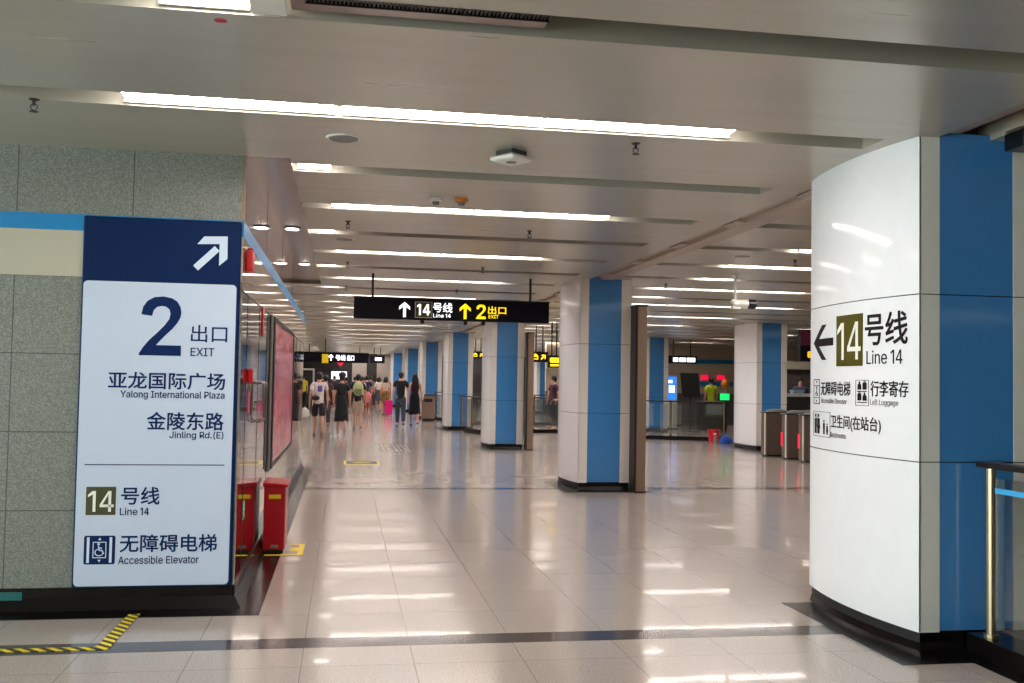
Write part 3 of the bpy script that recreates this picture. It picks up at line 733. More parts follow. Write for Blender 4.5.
# security camera hanging beyond the columns
o = thing('security_camera', 'white security camera with a black hood hanging on a rod', 'security camera', (5.28, 12.8, 2.63), math.radians(-6)); o.scale = (1.35, 1.35, 1.1)
MB().tube([(-.07, 0, .05), (-.07, 0, .36)], .014, 10).lathe([(.04, .35), (.04, .36)], (-.07, 0, 0), 12).build('rod', MT['offwhite'], o)
MB().box(-.10, -.02, -.04, .04, -.06, -.03).tube([(-.07, 0, .05), (-.07, 0, -.04)], .02, 8).build('bracket', MT['offwhite'], o)
MB().tube([(-.09, 0, .0), (-.085, 0, .005), (.06, -.01, .005)], [.045, .055, .052], 18).build('housing', MT['offwhite'], o, smooth=False)
MB().tube([(.055, -.01, .003), (.06, -.01, .003), (.13, -.015, .0), (.135, -.015, 0)], [.05, .06, .062, .05], 18).build('hood', MT['black'], o)
def dome(x, lb):
    o = thing('dome_camera', lb, 'security camera', (x, 14.27, 2.385), group='dome cameras under the hanging sign')
    MB().lathe([(.03, -.015), (.03, 0)], n=16).build('base', MT['darkmetal'], o); MB().lathe([(.028, -.015), (.026, -.04), (.012, -.055)], n=16).build('dome', MT['black'], o)
dome(1.08, 'tiny dark dome under the hanging sign, below the Line 14 square'); dome(1.70, 'tiny dark dome under the hanging sign, below the yellow arrow'); dome(1.96, 'tiny dark dome under the hanging sign, below the yellow 2')

# ------------------------------------------------------------------ hanging signs
def hanging_sign(loc, w, h, d, label, rods, name='hanging_sign', face='signblack'):
    o = thing(name, label, 'sign', loc)
    MB().box(0, w, 0, d, 0, h).build('case', MT[face], o, bevel=.008)
    MB().box(-.012, w + .012, -.006, d + .006, h, h + .012).build('top_rail', MT['darkmetal'], o)
    for r in rods: MB().tube([(r, d / 2, h), (r, d / 2, CZ - loc[2] + .0)], .018, 8).build('hanger_rod', MT['darkmetal'], o)
    return o
SY = 14.2
hs = hanging_sign((.11, SY, 2.385), 2.80, .30, .14, 'black hanging sign with white Line 14 and yellow Exit 2 writing', (.26, 2.53))
fs = lambda u, v, w: Vector((u - .11, -w, v - 2.385))
hsz = -.012
F = Flat(fs); chevron_arrow(F, .82, 2.525, .215, PI / 2, .04, .078); F.build('arrow', MT['glow_white'], hs)
F = Flat(fs); F.frame(.967, 1.211, 2.413, 2.643, .01); F.build('square_frame', MT['cream'], hs)
F = Flat(fs); F.rect(.983, 1.195, 2.429, 2.627); F.build('line_number_square', MT['olive'], hs)
digits14((.995, 1.183, 2.45, 2.61), fs, MT['glow_white'], hs, .17)
text('号线', (1.224, 1.499, 2.50, 2.635), fs, MT['glow_white'], hs, bold=.02)
line14((1.228, 1.477, 2.425, 2.48), fs, MT['glow_white'], hs, .02, .18, .001, .003)
F = Flat(fs); chevron_arrow(F, 1.684, 2.525, .225, PI / 2, .04, .08); F.build('arrow', MT['glow_yellow'], hs)
digit2((1.84, 1.982, 2.42, 2.628), fs, MT['glow_yellow'], hs)
text('出口', (2.015, 2.277, 2.497, 2.605), fs, MT['glow_yellow'], hs, bold=.02)
text('EXIT', (2.024, 2.168, 2.433, 2.483), fs, MT['glow_yellow'], hs, bold=.02)

fa = hanging_sign((-1.95, 45, 2.24), 3.0, .44, .16, 'wide black hanging sign with small white writing far down the corridor', (.4, 2.6))
fn = lambda u, v, w: Vector((u, -w, v))
F = Flat(fn); chevron_arrow(F, 1.35, .22, .28, PI / 2, .06, .1); F.build('arrow', MT['glow_led'], fa)
text('号线', (1.55, 1.98, .1, .34), fn, MT['glow_led'], fa, bold=.03)
text('出口', (2.06, 2.36, .1, .34), fn, MT['glow_led'], fa, bold=.03)
F = Flat(fn); F.poly([(1.62, .0), (1.92, .0), (1.77, -.16)][::-1]); F.build('red_pointer', MT['glow_red'], fa)
o = hanging_sign((1.15, 47, 2.28), .7, .36, .14, 'short black hanging sign right of the far wide one', (.2, .5))
F = Flat(fn); F.rect(.25, .55, .12, .26); F.build('lit_patch', MT['glow_led'], o)
o = hanging_sign((-.84, 38, 2.10), .24, .34, .05, 'small yellow hanging sign over the people on the left', (.12,), face='yellow')

def ticket_sign(loc, w, h, kind, lb):
    o = hanging_sign(loc, w, h, .1, lb, (w * .3, w * .7))
    F = Flat(fn)
    if kind == 0: chevron_arrow(F, w * .72, h * .5, h * .62, PI / 4, h * .14, h * .26)
    if kind in (0, 1): F.frame(w * .1, w * .42, h * .25, h * .6, h * .1); F.poly([(w * .1, h * .62), (w * .42, h * .62), (w * .26, h * .85)])
    if kind == 2: F.rrect(w * .12, w * .9, h * .42, h * .85, h * .1); F.rect(w * .15, w * .85, h * .12, h * .3)
    F.build('pictogram', MT['glow_yellow'], o)
    return o
ticket_sign((4.86, 26, 2.06), .46, .27, 0, 'black sign with yellow arrow in the gap right of the third column')
ticket_sign((4.92, 24, 1.89), .30, .29, 2, 'lower black sign with yellow marks beside the second column')
ticket_sign((4.42, 35, 2.33), .46, .24, 0, 'small black and yellow sign between third and fourth columns')
o = hanging_sign((9.10, 19, 2.05), .5, .63, .12, 'maroon-black sign box hanging left of the Line 14 arrow', (.33,), face='signblack')
MB().box(-.002, .5, -.006, 0, .32, .63).build('maroon_face', mat('maroon_face', lin(74, 16, 40), .4), o)
F = Flat(fn); F.rrect(.15, .45, .07, .2, .03); F.build('lit_patch', MT['glow_orange'], o)

# ------------------------------------------------------------------ railings
def railing(label, L, loc, rz, group='glass railings', cyan=False, H=1.08, base=.11, posts=None):
    """local x runs along the railing from 0 to L"""
    o = thing('glass_railing', label, 'railing', loc, rz, group)
    MB().box(-.06, L, -.06, .06, H - .035, H).build('handrail', MT['darkmetal'], o, bevel=.01)
    n = max(1, round(L / 1.25)); xs = posts or [L * i / n for i in range(n + 1)]
    for x in xs:
        pz = base
        MB().tube([(x, 0, pz), (x, 0, H - .035)], .028, 12).tube([(x, 0, pz), (x, 0, pz + .02)], .045, 12).build('post', MT['postmetal'], o, smooth=False)
    for a, b in zip(xs, xs[1:]):
        MB().box(a + .05, b - .05, -.006, .006, base + .05, H - .09).build('glass_panel', MT['glass'], o)
        if cyan: MB().box(a + .05, b - .05, -.0085, -.0062, H - .175, H - .145).build('cyan_stripe', MT['cyan'], o)
    return o
r = railing('glass railing with cyan stripe at the right edge, beside the near column', 4.6, (3.70, 5.27, 0), -PI / 2, cyan=True, H=1.115)
MB().box(-.13, 4.7, -.07, .32, 0, .11).build('stone_curb', MT['blackstone'], r, bevel=.006)
struct(MB().box(3.515, 3.63, .5, 5.16, 0, .002).build('trim_10', MT['blackstone']))
def railing_curb(r, L): MB().box(-.1, L + .1, -.12, .12, 0, .11).build('stone_curb', MT['blackstone'], r)
r = railing('long glass railing seen between the second and third columns', 4.0, (4.3, 29.7, 0), 0); railing_curb(r, 4.0)
r = railing('glass railing behind the red bucket', 2.9, (7.6, 27.2, 0), math.radians(-22)); railing_curb(r, 2.9)
r = railing('short glass railing in front of the fourth column', 2.0, (3.55, 30.5, 0), math.radians(-78)); MB().box(.8, 2.1, -.16, .16, 0, .14).build('stone_curb', MT['blackstone'], r)
r = railing('short glass railing by the fifth column', 2.0, (3.55, 39.2, 0), math.radians(-78)); railing_curb(r, 2.0)
r = railing('glass railing beside the fourth column, running to the right', 3.6, (4.3, 35.0, 0), 0); railing_curb(r, 3.6)

# ------------------------------------------------------------------ ticket gates
def gate():
    o = thing('ticket_gate', 'first ticket gate, nearest the column, without a red light bar in view', 'ticket gate', group='steel ticket gates')
    MB().prism([(0, -.13), (1.55, -.13), (1.55, .13), (0, .13), (-.03, .09), (-.03, -.09)], .04, .94).build('cabinet', MT['gate'], o, bevel=.01)
    MB().box(.02, 1.5, -.12, .12, 0, .04).build('base', MT['black'], o)
    MB().box(-.036, -.02, -.12, -.085, .04, .97).build('edge_strip', MT['offwhite'], o)
    MB().box(-.04, -.028, .04, .11, .28, .56).build('light_bar', MT['glow_red'], o)
    MB().prism([(-.05, -.15), (1.6, -.15), (1.6, .15), (-.05, .15)], .94, .97).build('top', MT['gateglass'], o, bevel=.01)
    MB().lathe([(.24, 0), (.23, .035), (.14, .06)], (.28, 0, .97), 24, sy=.55).build('reader', MT['grey'], o)
    MB().lathe([(.2, 0), (.19, .03), (.12, .05)], (1.1, 0, .97), 24, sy=.55).build('reader', MT['grey'], o)
    MB().add([(.6, .14, .3), (.95, .14, .3), (.95, .14, .9), (.7, .14, .9), (.6, .16, .3), (.95, .16, .3), (.95, .16, .9), (.7, .16, .9)],
        [(3, 2, 1, 0), (4, 5, 6, 7), (0, 1, 5, 4), (1, 2, 6, 5), (2, 3, 7, 6), (3, 0, 4, 7)]).build('barrier_flap', MT['redplastic'], o)
    MB().lathe([(.012, 0), (.012, .004)], (.2, -.132, .55), 10).build('lock', MT['offwhite'], o)
    return o
g0 = gate(); g0.location = (9.18, 20.75, 0)
dup(g0, (9.18, 19.88, 0), 'second ticket gate, in the middle of the three in view'); dup(g0, (9.18, 19.08, 0), 'third ticket gate, half hidden by the near Line 14 column')
g0.location.x = 9.10
for q in kids(g0):
    if q.name.startswith('light_bar'): bpy.data.objects.remove(q)

# ------------------------------------------------------------------ ticket side background
o = thing('service_counter', 'pale topped service counter behind the ticket gates', 'counter', (12.4, 27.2, 0))
MB().box(-.1, 3.2, -.1, .45, 1.24, 1.33).build('counter_top', MT['wood'], o, bevel=.01)
MB().box(0, 3.1, 0, .4, 0, 1.24).build('front_panel', MT['darkwall'], o)
o = thing('booth_fascia', 'cream fascia and grey rear screen above the service counter', 'booth', (12.4, 28.9, 0))
MB().box(.55, 3.2, .1, .2, 0, 2.06).build('rear_panel', MT['greywall'], o)
MB().box(-.1, 3.2, -.1, .25, 2.06, 2.30).build('fascia', MT['cream'], o)
MB().box(-.1, -.02, -.05, .03, 0, 2.06).box(3.1, 3.2, 0, .1, 0, 2.06).build('mullion', MT['brushed'], o)
o = thing('document_tray', 'pale blue tray on the booth counter', 'tray', (12.95, 27.25, 1.332)); MB().add([(-.15, -.1, 0), (.15, -.1, 0), (.15, .1, 0), (-.15, .1, 0), (-.19, -.12, .1), (.19, -.12, .1), (.19, .12, .1), (-.19, .12, .1)], [(3, 2, 1, 0), (0, 1, 5, 4), (1, 2, 6, 5), (2, 3, 7, 6), (3, 0, 4, 7)]).build('tray_body', mat('pale_blue_plastic', lin(150, 180, 205), .4), o)

o = hanging_sign((10.62, 32, 2.24), 1.02, .24, .1, 'bright white LED sign box over the ticket hall', (.2, .8))
F = Flat(fn)
for a, b in ((.18, .36), (.4, .62), (.66, .95)): F.rect(a, b, .05, .19)
F.build('lit_characters', MT['glow_led'], o)
o = thing('display_board', 'tilted black display board standing behind the glass railing', 'display board', (10.75, 30.1, 0))
MB().add([(-.26, 0, 1.12), (.33, 0, 1.12), (.26, .03, 1.90), (-.34, .03, 1.90), (-.26, .05, 1.12), (.33, .05, 1.12), (.26, .08, 1.90), (-.34, .08, 1.90)],
    [(3, 2, 1, 0), (4, 5, 6, 7), (0, 1, 5, 4), (1, 2, 6, 5), (2, 3, 7, 6), (3, 0, 4, 7)]).build('screen', MT['black'], o, bevel=.01)
MB().tube([(0, .03, .03), (0, .03, 1.13)], .03, 10).build('pole', MT['darkmetal'], o); MB().lathe([(.25, 0), (.25, .02), (.05, .04)], n=20).build('base', MT['darkmetal'], o)
o = thing('lit_standee', 'tall blue lit information board beside the far blue column', 'information board', (11.1, 33, 0))
MB().box(-.2, .2, 0, .1, .05, 1.85).build('case', MT['offwhite'], o, bevel=.01)
F = Flat(lambda u, v, w: Vector((u, -w, v))); F.rect(-.16, .16, 1.0, 1.8); F.build('lit_face', MT['glow_blue'], o)
F = Flat(lambda u, v, w: Vector((u, -w, v)), .003, .005); F.rect(-.1, .1, 1.25, 1.5); F.rect(-.12, .02, 1.58, 1.68); F.build('lit_patch', MT['glow_led'], o)
MB().box(-.22, .22, -.05, .15, 0, .05).build('base', MT['darkmetal'], o)
def wall_sign(x, z, w, h, m, lb, y=36.9):
    o = thing('shop_sign', lb, 'sign', (x, y, z)); MB().box(0, w, 0, .05, 0, h).build('face', MT[m], o, bevel=.008); MB().box(.02, w - .02, .05, .062, .02, h - .02).build('back_plate', MT['darkmetal'], o)
wall_sign(13.6, 1.72, .28, .2, 'glow_red', 'left small red shop sign on the back wall'); wall_sign(14.25, 1.75, .3, .17, 'glow_red', 'right small red shop sign on the back wall')
wall_sign(13.5, 1.5, 1.4, .16, 'bandblue', 'dark blue shelf header below the red shop signs')
o = thing('exit_light', 'small green lit sign just above the glass railing', 'sign', (11.85, 30.4, 0))
MB().box(0, .3, 0, .06, 1.06, 1.26).build('lit_face', MT['glow_green'], o, bevel=.008); MB().tube([(.15, .03, 0), (.15, .03, 1.06)], .025, 8).build('pole', MT['darkmetal'], o)
o = thing('balloon', 'orange ball on a stick behind the railing', 'balloon', (13.35, 33.8, 0)); MB().lathe([(.01, 1.42), (.12, 1.47), (.16, 1.58), (.12, 1.69), (.01, 1.74)], n=18).build('ball', MT['orange'], o, smooth=True); MB().tube([(0, 0, 0), (0, 0, 1.43)], .012, 6).build('stick', MT['offwhite'], o)
o = thing('leaning_board', 'dark brown board leaning beside the ticket gate column', 'board', (13.0, 31.0, 0))
MB().add([(0, 0, 0), (.5, 0, 0), (.62, .05, 1.75), (.18, .05, 1.8), (0, .04, 0), (.5, .04, 0), (.62, .09, 1.75), (.18, .09, 1.8)], [(3, 2, 1, 0), (4, 5, 6, 7), (0, 1, 5, 4), (1, 2, 6, 5), (2, 3, 7, 6), (3, 0, 4, 7)]).build('panel', mat('dark_brown_board', lin(70, 36, 26), .5), o)
# planter/machine blocks behind the railing
o = thing('ticket_machine', 'dark ticket machine behind the glass railing', 'ticket machine', (11.7, 31.6, 0))
MB().box(0, .85, 0, .6, 0, 1.0).build('body', MT['darkmetal'], o, bevel=.02); MB().box(.12, .7, -.01, 0, .55, .9).build('screen', MT['grey'], o)

o = thing('bucket', 'red plastic bucket on the floor before the glass railing', 'bucket', (9.80, 25.6, 0))
MB().lathe([(.125, 0), (.165, .33), (.175, .335), (.175, .35), (.158, .35), (.118, .02), (.01, .02)], n=24).build('pail', MT['redplastic'], o, smooth=False)
MB().tube([(.17 * math.cos(t), .0, .34 + .03 * 0 - .10 * math.sin(t)) for t in [PI * i / 10 for i in range(11)]], .006, 6).build('bail', MT['grey'], o)
o = thing('bag', 'blue bag lying beside the red bucket', 'bag', (9.87, 24.9, 0), .2)
MB().lathe([(.13, 0), (.17, .04), (.16, .13), (.08, .20), (.03, .23)], n=18, sx=1.15, sy=.7).build('sack', MT['bluebag'], o, smooth=True); MB().tube([(-.04, 0, .22), (-.03, 0, .3), (.03, 0, .3), (.04, 0, .22)], .01, 6).build('strap', MT['bluebag'], o)
o = thing('spray_bottle', 'small clear bottle standing between bucket and blue bag', 'bottle', (9.60, 24.95, 0)); MB().lathe([(.04, 0), (.045, .02), (.045, .16), (.02, .2), (.018, .24)], n=14).build('bottle_body', MT['grey'], o); MB().box(-.05, .02, -.015, .015, .24, .28).build('trigger', MT['offwhite'], o)
def bin_(x, y, lb):
    o = thing('litter_bin', lb, 'litter bin', (x, y, 0)); MB().box(-.18, .3, -.2, .2, .1, .96).build('body', MT['bronze'], o, bevel=.03)
    MB().box(-.2, .32, -.22, .22, .96, 1.0).build('lid', MT['darkmetal'], o, bevel=.01); MB().box(-.16, .28, -.18, .18, 0, .1).build('base', MT['black'], o)
    MB().box(-.1, .2, -.205, -.2, .72, .84).build('slot', MT['black'], o)
bin_(3.05, 37.4, 'bronze litter bin standing by the fifth column beside the woman in black')
# far left corridor items
o = thing('door_frame', 'white door frame behind the person in yellow vest', 'door frame', (-1.85, 49.6, 0))
MB().box(-.3, -.22, 0, .08, 0, 2.0).box(.34, .42, 0, .08, 0, 2.0).box(-.22, .34, 0, .08, 1.92, 2.0).build('frame', MT['offwhite'], o); MB().box(-.22, .34, .03, .06, 0, 1.92).build('panel', MT['darkwall'], o)
o = thing('lit_poster', 'bright white lit poster on the dark end wall', 'poster', (-.3, 59.8, 1.5)); MB().box(-.45, .45, 0, .08, 0, .45).build('lit_face', MT['glow_led'], o); MB().box(-.48, .48, .08, .14, -.03, .48).build('frame', MT['darkmetal'], o)

# ------------------------------------------------------------------ people
def skin_mesh(chains, parent, name, m, sub=1, root=0):
    """chains: list of lists of (x, y, z, rx, ry); first point of a later chain joins the nearest vertex"""
    vs = []; es = []; rs = []
    for ch in chains:
        prev = None
        for i, (x, y, z, a, b) in enumerate(ch):
            idx = None
            if i == 0 and vs:
                d = [(Vector((x, y, z)) - Vector(v)).length for v in vs]; k = min(range(len(d)), key=d.__getitem__)
                if d[k] < 1e-4: idx = k
            if idx is None: vs.append((x, y, z)); rs.append((a, b)); idx = len(vs) - 1
            if prev is not None: es.append((prev, idx))
            prev = idx
    me = bpy.data.meshes.new('t'); me.from_pydata(vs, es, []); o = bpy.data.objects.new('t', me); COL.objects.link(o)
    o.modifiers.new('s', 'SKIN').use_smooth_shade = True
    for i, q in enumerate(me.skin_vertices[0].data): q.radius = rs[i]; q.use_root = (i == root)
    ss = o.modifiers.new('u', 'SUBSURF'); ss.levels = sub; ss.render_levels = sub
    bpy.context.view_layer.update()
    m2 = bpy.data.meshes.new_from_object(o.evaluated_get(bpy.context.evaluated_depsgraph_get()))
    bpy.data.objects.remove(o); bpy.data.meshes.remove(me)
    m2.name = name; m2.materials.clear(); m2.materials.append(m); m2.shade_smooth()
    ob = bpy.data.objects.new(name, m2); COL.objects.link(ob)
    if parent: ob.parent = parent
    return ob

CLOTH = {}
def cloth(rgb):
    if rgb not in CLOTH: CLOTH[rgb] = mat('cloth_%d' % len(CLOTH), lin(*rgb), .8, bump=.1, bscale=60)
    return CLOTH[rgb]
PEOPLE = 0
def person(label, x, y, h=1.68, rz=0, top=(230, 230, 230), bottom=(40, 40, 50), legs='trousers', stride=.18, sleeves='short', hair='short', shoes=(40, 38, 40),
           larm=0, rarm=0, fem=False, detail=True):
    o = thing('person', label, 'person', (x, y, 0), rz); S = h / 1.70
    sk = lambda pts: [(a * S, b * S, c * S, d * S, e * S) for a, b, c, d, e in pts]
    hw = .155 if fem else .18; hip = .09
    st = stride
    # joints
    def leg(sgn, f):
        kx = hip * sgn; ky = f * st * .75 + .02; ay = f * st * 1.35 - (.05 if f < 0 else 0); az = .09 if f >= 0 else .14
        return [(0, 0, .93, .11, .085), (kx, 0, .87, .068, .072), (kx * 1.02, ky, .50, .058, .058), (kx * 1.02, (ky + ay) / 2 - .02, .33, .054, .052), (kx * 1.02, ay, az, .034, .034), (kx * 1.1, ay + .11, az - .055, .035, .03), (kx * 1.12, ay + .18, az - .06, .028, .02)]
    def arm(sgn, f, raise_):
        sx = hw * sgn
        el = (sgn * (hw + .055), -f * .07, 1.11); wr = (sgn * (hw + .06), -f * .02 + .07 + raise_ * .2, .88 + raise_ * .3); ha = (sgn * (hw + .055), wr[1] + .03, wr[2] - .075)
        return [(0, 0, 1.36, .10, .075), (sx * .75, 0, 1.405, .05, .05), (sx, 0, 1.37, .048, .048), (*el, .036, .036), ((el[0] + wr[0]) / 2, (el[1] + wr[1]) / 2 + .003, (el[2] + wr[2]) / 2, .034, .034), (*wr, .023, .023), (*ha, .034, .018)], ha
    aL, hL = arm(-1, 1, larm); aR, hR = arm(1, -1, rarm)
    body = [[(0, 0, .93, .11, .085), (0, 0, 1.08, .11, .085), (0, 0, 1.22, .125, .09), (0, 0, 1.36, .10, .075), (0, -.005, 1.46, .052, .052), (0, .015, 1.53, .06, .065), (0, .015, 1.60, .074, .088), (0, .01, 1.655, .058, .07), (0, .005, 1.685, .03, .035)],
            leg(-1, 1), leg(1, -1), aL, aR]
    if detail:
        for ha, sg in ((hL, -1), (hR, 1)):
            for k in range(4):
                yy = ha[1] + (-.022 + .015 * k); L = (.062, .072, .066, .052)[3 - k]
                body.append([(ha[0], ha[1], ha[2], .034, .018), (ha[0], yy, ha[2] - .035, .0085, .0085), (ha[0] - sg * .006, yy + .003, ha[2] - .035 - L * .5, .0078, .0078), (ha[0] - sg * .016, yy + .006, ha[2] - .035 - L, .0065, .0065)])
            body.append([(ha[0], ha[1], ha[2], .034, .018), (ha[0] - sg * .01, ha[1] + .035, ha[2] - .01, .009, .009), (ha[0] - sg * .018, ha[1] + .05, ha[2] - .04, .007, .007)])
        body.append([(0, .015, 1.60, .074, .088), (0, .105, 1.585, .014, .014)])
    skin_mesh([sk(c) for c in body], o, 'body', MT['skin'])
    if detail:
        e = MB()
        for sg in (-1, 1):
            e.lathe([(.006, -.008), (.013, 0), (.006, .008)], (sg * .03 * S, .085 * S, 1.605 * S), 8)
        e.box(-.022 * S, .022 * S, .085 * S, .093 * S, 1.545 * S, 1.551 * S)
        e.build('face_features', MT['hair'], o)
        ea = MB()
        for sg in (-1, 1): ea.lathe([(.008, -.022), (.014, 0), (.016, .012), (.006, .026)], (sg * .074 * S, .01 * S, 1.595 * S), 8)
        ea.build('ears', MT['skin'], o)
    # shirt
    tm = cloth(top)
    g = .016
    tor = [(0, 0, .84, .13, .105), (0, 0, .92, .15, .12), (0, 0, 1.08, .13 if not fem else .118, .105), (0, 0, 1.22, .145, .108), (0, 0, 1.36, .12, .095), (0, -.003, 1.43, .066, .066)]
    if legs not in ('trousers', 'shorts'): tor = [(0, 0, .96, .12, .10)] + tor[2:]
    if sleeves != 'none':
        sh = [tor]
        for a in (aL, aR):
            n = 4 if sleeves == 'short' else 6
            c = [tor[-2][:3] + (tor[-2][3], tor[-2][4])] + [(p[0], p[1], p[2], p[3] + g, p[4] + g) for p in a[1:n - 1]]
            p, q = a[n - 2], a[n - 1]; k = .55 if sleeves == 'short' else .95
            if sleeves == 'short': p, q = a[2], a[3]; c = c[:3]
            c.append((p[0] + (q[0] - p[0]) * k, p[1] + (q[1] - p[1]) * k, p[2] + (q[2] - p[2]) * k, .056 if sleeves == 'short' else .036, .056 if sleeves == 'short' else .036))
            sh.append(c)
    else: sh = [tor, [tor[-2], (-.13, 0, 1.40, .05, .05)], [tor[-2], (.13, 0, 1.40, .05, .05)]]
    skin_mesh([sk(c) for c in sh], o, 'shirt' if legs != 'dress' else 'dress_top', tm)
    bmx = cloth(bottom)
    if legs in ('trousers', 'shorts'):
        pe = [[(0, 0, 1.0, .13, .105), (0, 0, .93, .142, .112)]]
        for sgn, f in ((-1, 1), (1, -1)):
            L = leg(sgn, f)
            c = [(0, 0, .93, .147, .12), (L[1][0], 0, .86, .10, .10)]
            if legs == 'shorts':
                q = L[2]; c += [(q[0], q[1] * .8, .58, .088, .088), (q[0], q[1] * .88, .545, .088, .088)]
            else: c += [(L[2][0], L[2][1], .5, .078, .078), (L[3][0], L[3][1], .32, .07, .07), (L[4][0], L[4][1], L[4][2] + .03, .064, .064)]
            pe.append(c)
        skin_mesh([sk(c) for c in pe], o, legs, bmx)
    else:
        z0 = .38 if legs in ('dress', 'long_skirt') else .56
        prof = [(.11, 1.10), (.135, 1.04), (.158, .93), (.165, .8), (.185, .6), (.205 if z0 < .5 else .19, z0), (.19, z0 + .005), (.12, .9)]
        mb = MB().lathe([(r * S, z * S) for r, z in prof], n=24, sy=.85)
        k = len(mb.v)
        mb.v = [(a * (1 + .03 * math.sin(6 * math.atan2(b, a)) * (1.04 - c / S)), b * (1 + .05 * math.sin(5 * math.atan2(b, a)) * (1.04 - c / S)), c) for a, b, c in mb.v]
        mb.build('skirt', bmx, o, smooth=True)
    # shoes
    for sgn, f in ((-1, 1), (1, -1)):
        L = leg(sgn, f); a, b, c = L[4], L[5], L[6]
        lift = max(0, c[2] - .03)
        skin_mesh([sk([(a[0], a[1] - .02, max(.04, a[2] - .045), .042, .04), (b[0], b[1] - .03, max(.035, b[2] - .0), .044, .034), (c[0], c[1] + .01, max(.03, c[2] - .005), .036, .026)])], o, 'shoe', cloth(shoes))
    # hair
    def ell(mb, c, rx, ry, rz_):
        mb.lathe([(max(.03, math.sin(t)), -math.cos(t) * rz_ * S) for t in [PI * i / 10 for i in range(11)]], tuple(q * S for q in c), 14, sx=rx * S, sy=ry * S)
    hm = MB(); ell(hm, (0, -.012, 1.63), .088, .10, .098)
    if hair == 'long': ell(hm, (0, -.07, 1.45), .115, .055, .25)
    elif hair == 'bob': ell(hm, (0, -.03, 1.57), .11, .09, .11)
    elif hair == 'bun': ell(hm, (0, -.11, 1.68), .045, .045, .045)
    else: ell(hm, (0, -.04, 1.575), .07, .06, .06)
    hm.build('hair', MT['hair'], o, smooth=True)
    return o, S
def blob(name, parent, m, c, r, sx=1, sy=1, sz=1):
    prof = [(max(.02, math.sin(t)) * r, -math.cos(t) * r * sz) for t in [PI * i / 8 for i in range(9)]]
    return MB().lathe([(a, b) for a, b in prof], c, 16, sx=sx, sy=sy).build(name, m, parent, smooth=True)
def worn_bag(name, p, m, c, r, sx=1, sy=1, sz=1): return blob(name, p, m, c, r, sx, sy, sz)

p, S = person('man in white printed T-shirt and black shorts walking at the left', -.64, 26.7, 1.67, .12, (228, 214, 214), (26, 24, 34), 'shorts', .12, shoes=(150, 90, 70), detail=True)
F = Flat(lambda u, v, w: Vector((u, -.118 - w, v)), -.01, .006); F.rrect(-.05, .07, 1.18, 1.34, .03); F.build('shirt_print', cloth((90, 90, 160)), p)
def belt_bag(p):
    worn_bag('waist_bag', p, MT['black'], (-.10, -.15, 1.02), .1, 1.1, .5, .7)
belt_bag(p)
o = thing('carrier_bag', 'white carrier bag in the left hand of the man in white', 'bag', (-.64 - .36, 26.74, .50)); MB().lathe([(.05, 0), (.13, .04), (.12, .18), (.04, .26)], n=14, sy=.5).build('sack', MT['offwhite'], o, smooth=True); MB().tube([(-.02, 0, .25), (0, 0, .31), (.02, 0, .25)], .006, 6).build('handle', MT['offwhite'], o)
p, S = person('woman in a long black dress and dark cap walking beside him', -.05, 27.7, 1.65, -.05, (18, 24, 30), (18, 24, 30), 'dress', .1, fem=True, hair='short', shoes=(190, 150, 130))
MB().lathe([(.10, 1.60), (.103, 1.64), (.085, 1.69), (.04, 1.715)], n=18).build('cap', cloth((24, 24, 36)), p, smooth=True)
p, S = person('person with a pale green backpack and khaki shorts', .42, 30.4, 1.66, 0, (30, 36, 30), (176, 156, 138), 'shorts', .1, shoes=(110, 100, 90))
worn_bag('backpack', p, cloth((176, 186, 140)), (0, -.19, 1.24), .17, .95, .6, 1.3); MB().box(-.1, .1, -.30, -.27, 1.08, 1.24).build('backpack_pocket', cloth((120, 132, 92)), p, bevel=.02)
p, S = person('small girl in pink with a pink backpack and orange shorts', .95, 40.9, 1.15, 0, (226, 150, 140), (170, 90, 56), 'shorts', .12, fem=True, hair='bun', shoes=(150, 70, 60))
worn_bag('backpack', p, cloth((226, 120, 124)), (0, -.14, .82), .13, 1, .6, 1.2)
person('person in a dark navy shirt ahead of the small girl', .98, 44.5, 1.66, 0, (24, 30, 62), (50, 50, 60), detail=False)
p, S = person('woman in white top and dark skirt with a shoulder bag', 1.6, 47.2, 1.62, 0, (214, 204, 196), (60, 66, 76), 'skirt', .14, fem=True, hair='bob', detail=False)
worn_bag('shoulder_bag', p, cloth((200, 190, 180)), (.24, 0, .85), .12, .5, 1, 1.1)
p, S = person('woman in pale shirt with mustard bag, pulling the pink suitcase', 1.75, 43.0, 1.62, 0, (216, 190, 170), (150, 110, 60), 'skirt', .14, fem=True, hair='bob')
worn_bag('shoulder_bag', p, cloth((176, 132, 60)), (-.1, -.16, .98), .11, 1.2, .5, .8)
o = thing('suitcase', 'bright pink suitcase beside the man in black T-shirt', 'suitcase', (1.87, 42.4, 0))
MB().box(-.16, .16, -.12, .12, .06, .66).build('shell', mat('pink_shell', lin(236, 16, 130), .3), o, bevel=.03)
MB().tube([(-.09, .08, .66), (-.09, .08, 1.0), (.09, .08, 1.0), (.09, .08, .66)], .01, 6).build('pull_handle', MT['darkmetal'], o)
for a, b in ((-.12, -.08), (.12, -.08), (-.12, .08), (.12, .08)): MB().tube([(a - .015, b, .03), (a + .015, b, .03)], .03, 10).build('wheel', MT['black'], o)
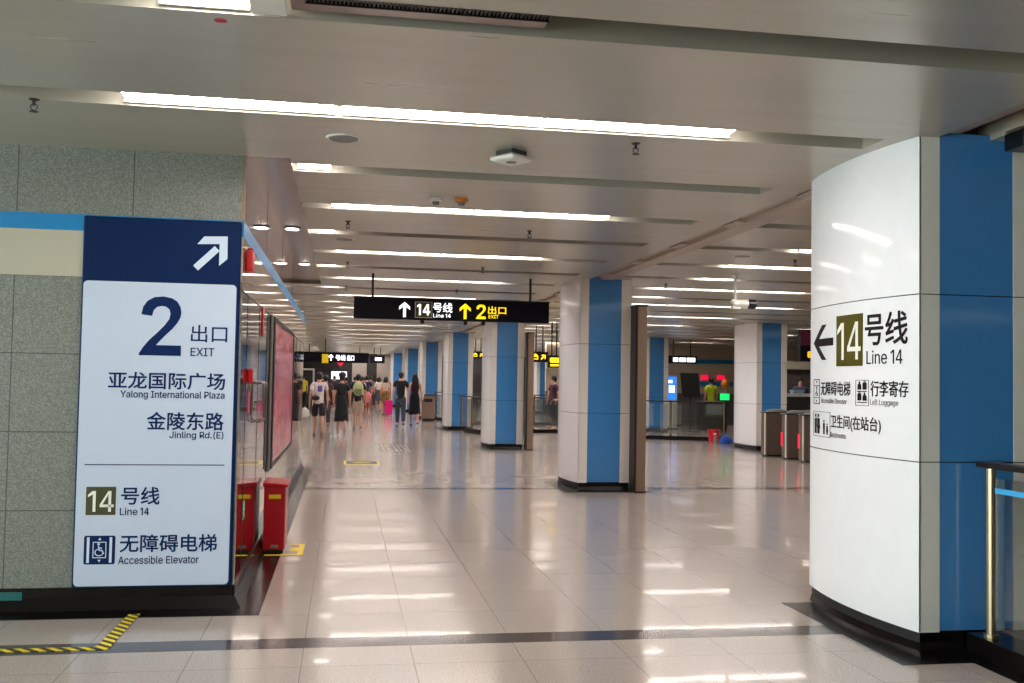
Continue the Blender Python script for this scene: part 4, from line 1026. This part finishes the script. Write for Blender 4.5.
person('man in black T-shirt and dark grey trousers seen from behind', 1.82, 32.6, 1.76, 0, (14, 14, 18), (58, 62, 72), 'trousers', .07, shoes=(20, 20, 24))
p, S = person('woman with long black hair in sleeveless maroon top and long black skirt', 2.33, 33.4, 1.72, 0, (62, 14, 30), (12, 12, 18), 'long_skirt', .1, sleeves='none', hair='long', fem=True)
worn_bag('shoulder_bag', p, cloth((210, 196, 186)), (.24, -.02, 1.02), .13, .5, .9, 1.3)
p, S = person('staff member in a yellow vest and black trousers at the far left', -1.9, 48.6, 1.66, .3, (206, 190, 40), (24, 22, 26), 'trousers', .02, fem=True, hair='bun', detail=False)
person('person in pale pink top between the backpacker and the girl', .72, 42.8, 1.62, 0, (220, 196, 188), (110, 60, 60), 'shorts', .14, fem=True, detail=False)
person('person in black seen between the man in white and the woman in dress', -.55, 31.5, 1.62, 0, (60, 40, 44), (50, 44, 50), detail=False)
k = 0
for x, y, tp, lb in ((.1, 49, (40, 40, 46), 'dark-haired person just left of the backpacker'), (.55, 52, (70, 60, 70), 'distant person in grey above the backpack'), (.95, 54, (30, 30, 36), 'distant person in black, centre of the far crowd'),
                     (1.3, 51, (120, 110, 110), 'distant person in light grey behind the girl'), (1.75, 54, (40, 36, 44), 'distant dark-clothed person left of the woman in white'),
                     (2.2, 53, (50, 50, 60), 'distant person beside the far columns'), (-.5, 53, (60, 56, 60), 'distant person behind the man in white'), (-1.1, 52, (110, 60, 60), 'distant person in dull red at the far left'),
                     (-.1, 56, (44, 44, 50), 'farthest person by the lit poster'), (1.1, 57, (120, 40, 40), 'farthest person in red by the end wall')):
    person(lb, x, y, 1.60 + .03 * (k % 4), 0, tp, (50, 46, 56), 'trousers', .1, detail=False); k += 1
person('person with dark hair standing behind the railing between two columns', 6.6, 31.3, 1.72, PI * .6, (70, 30, 52), (40, 40, 50), detail=False, stride=.02)
person('attendant seated behind the booth counter', 13.55, 28.3, 1.80, PI * .9, (60, 64, 90), (40, 40, 50), detail=False, stride=.02)
person('worker in a lime safety vest behind the railing', 12.9, 34, 1.78, 0, (190, 214, 40), (50, 60, 50), detail=False, stride=.05)
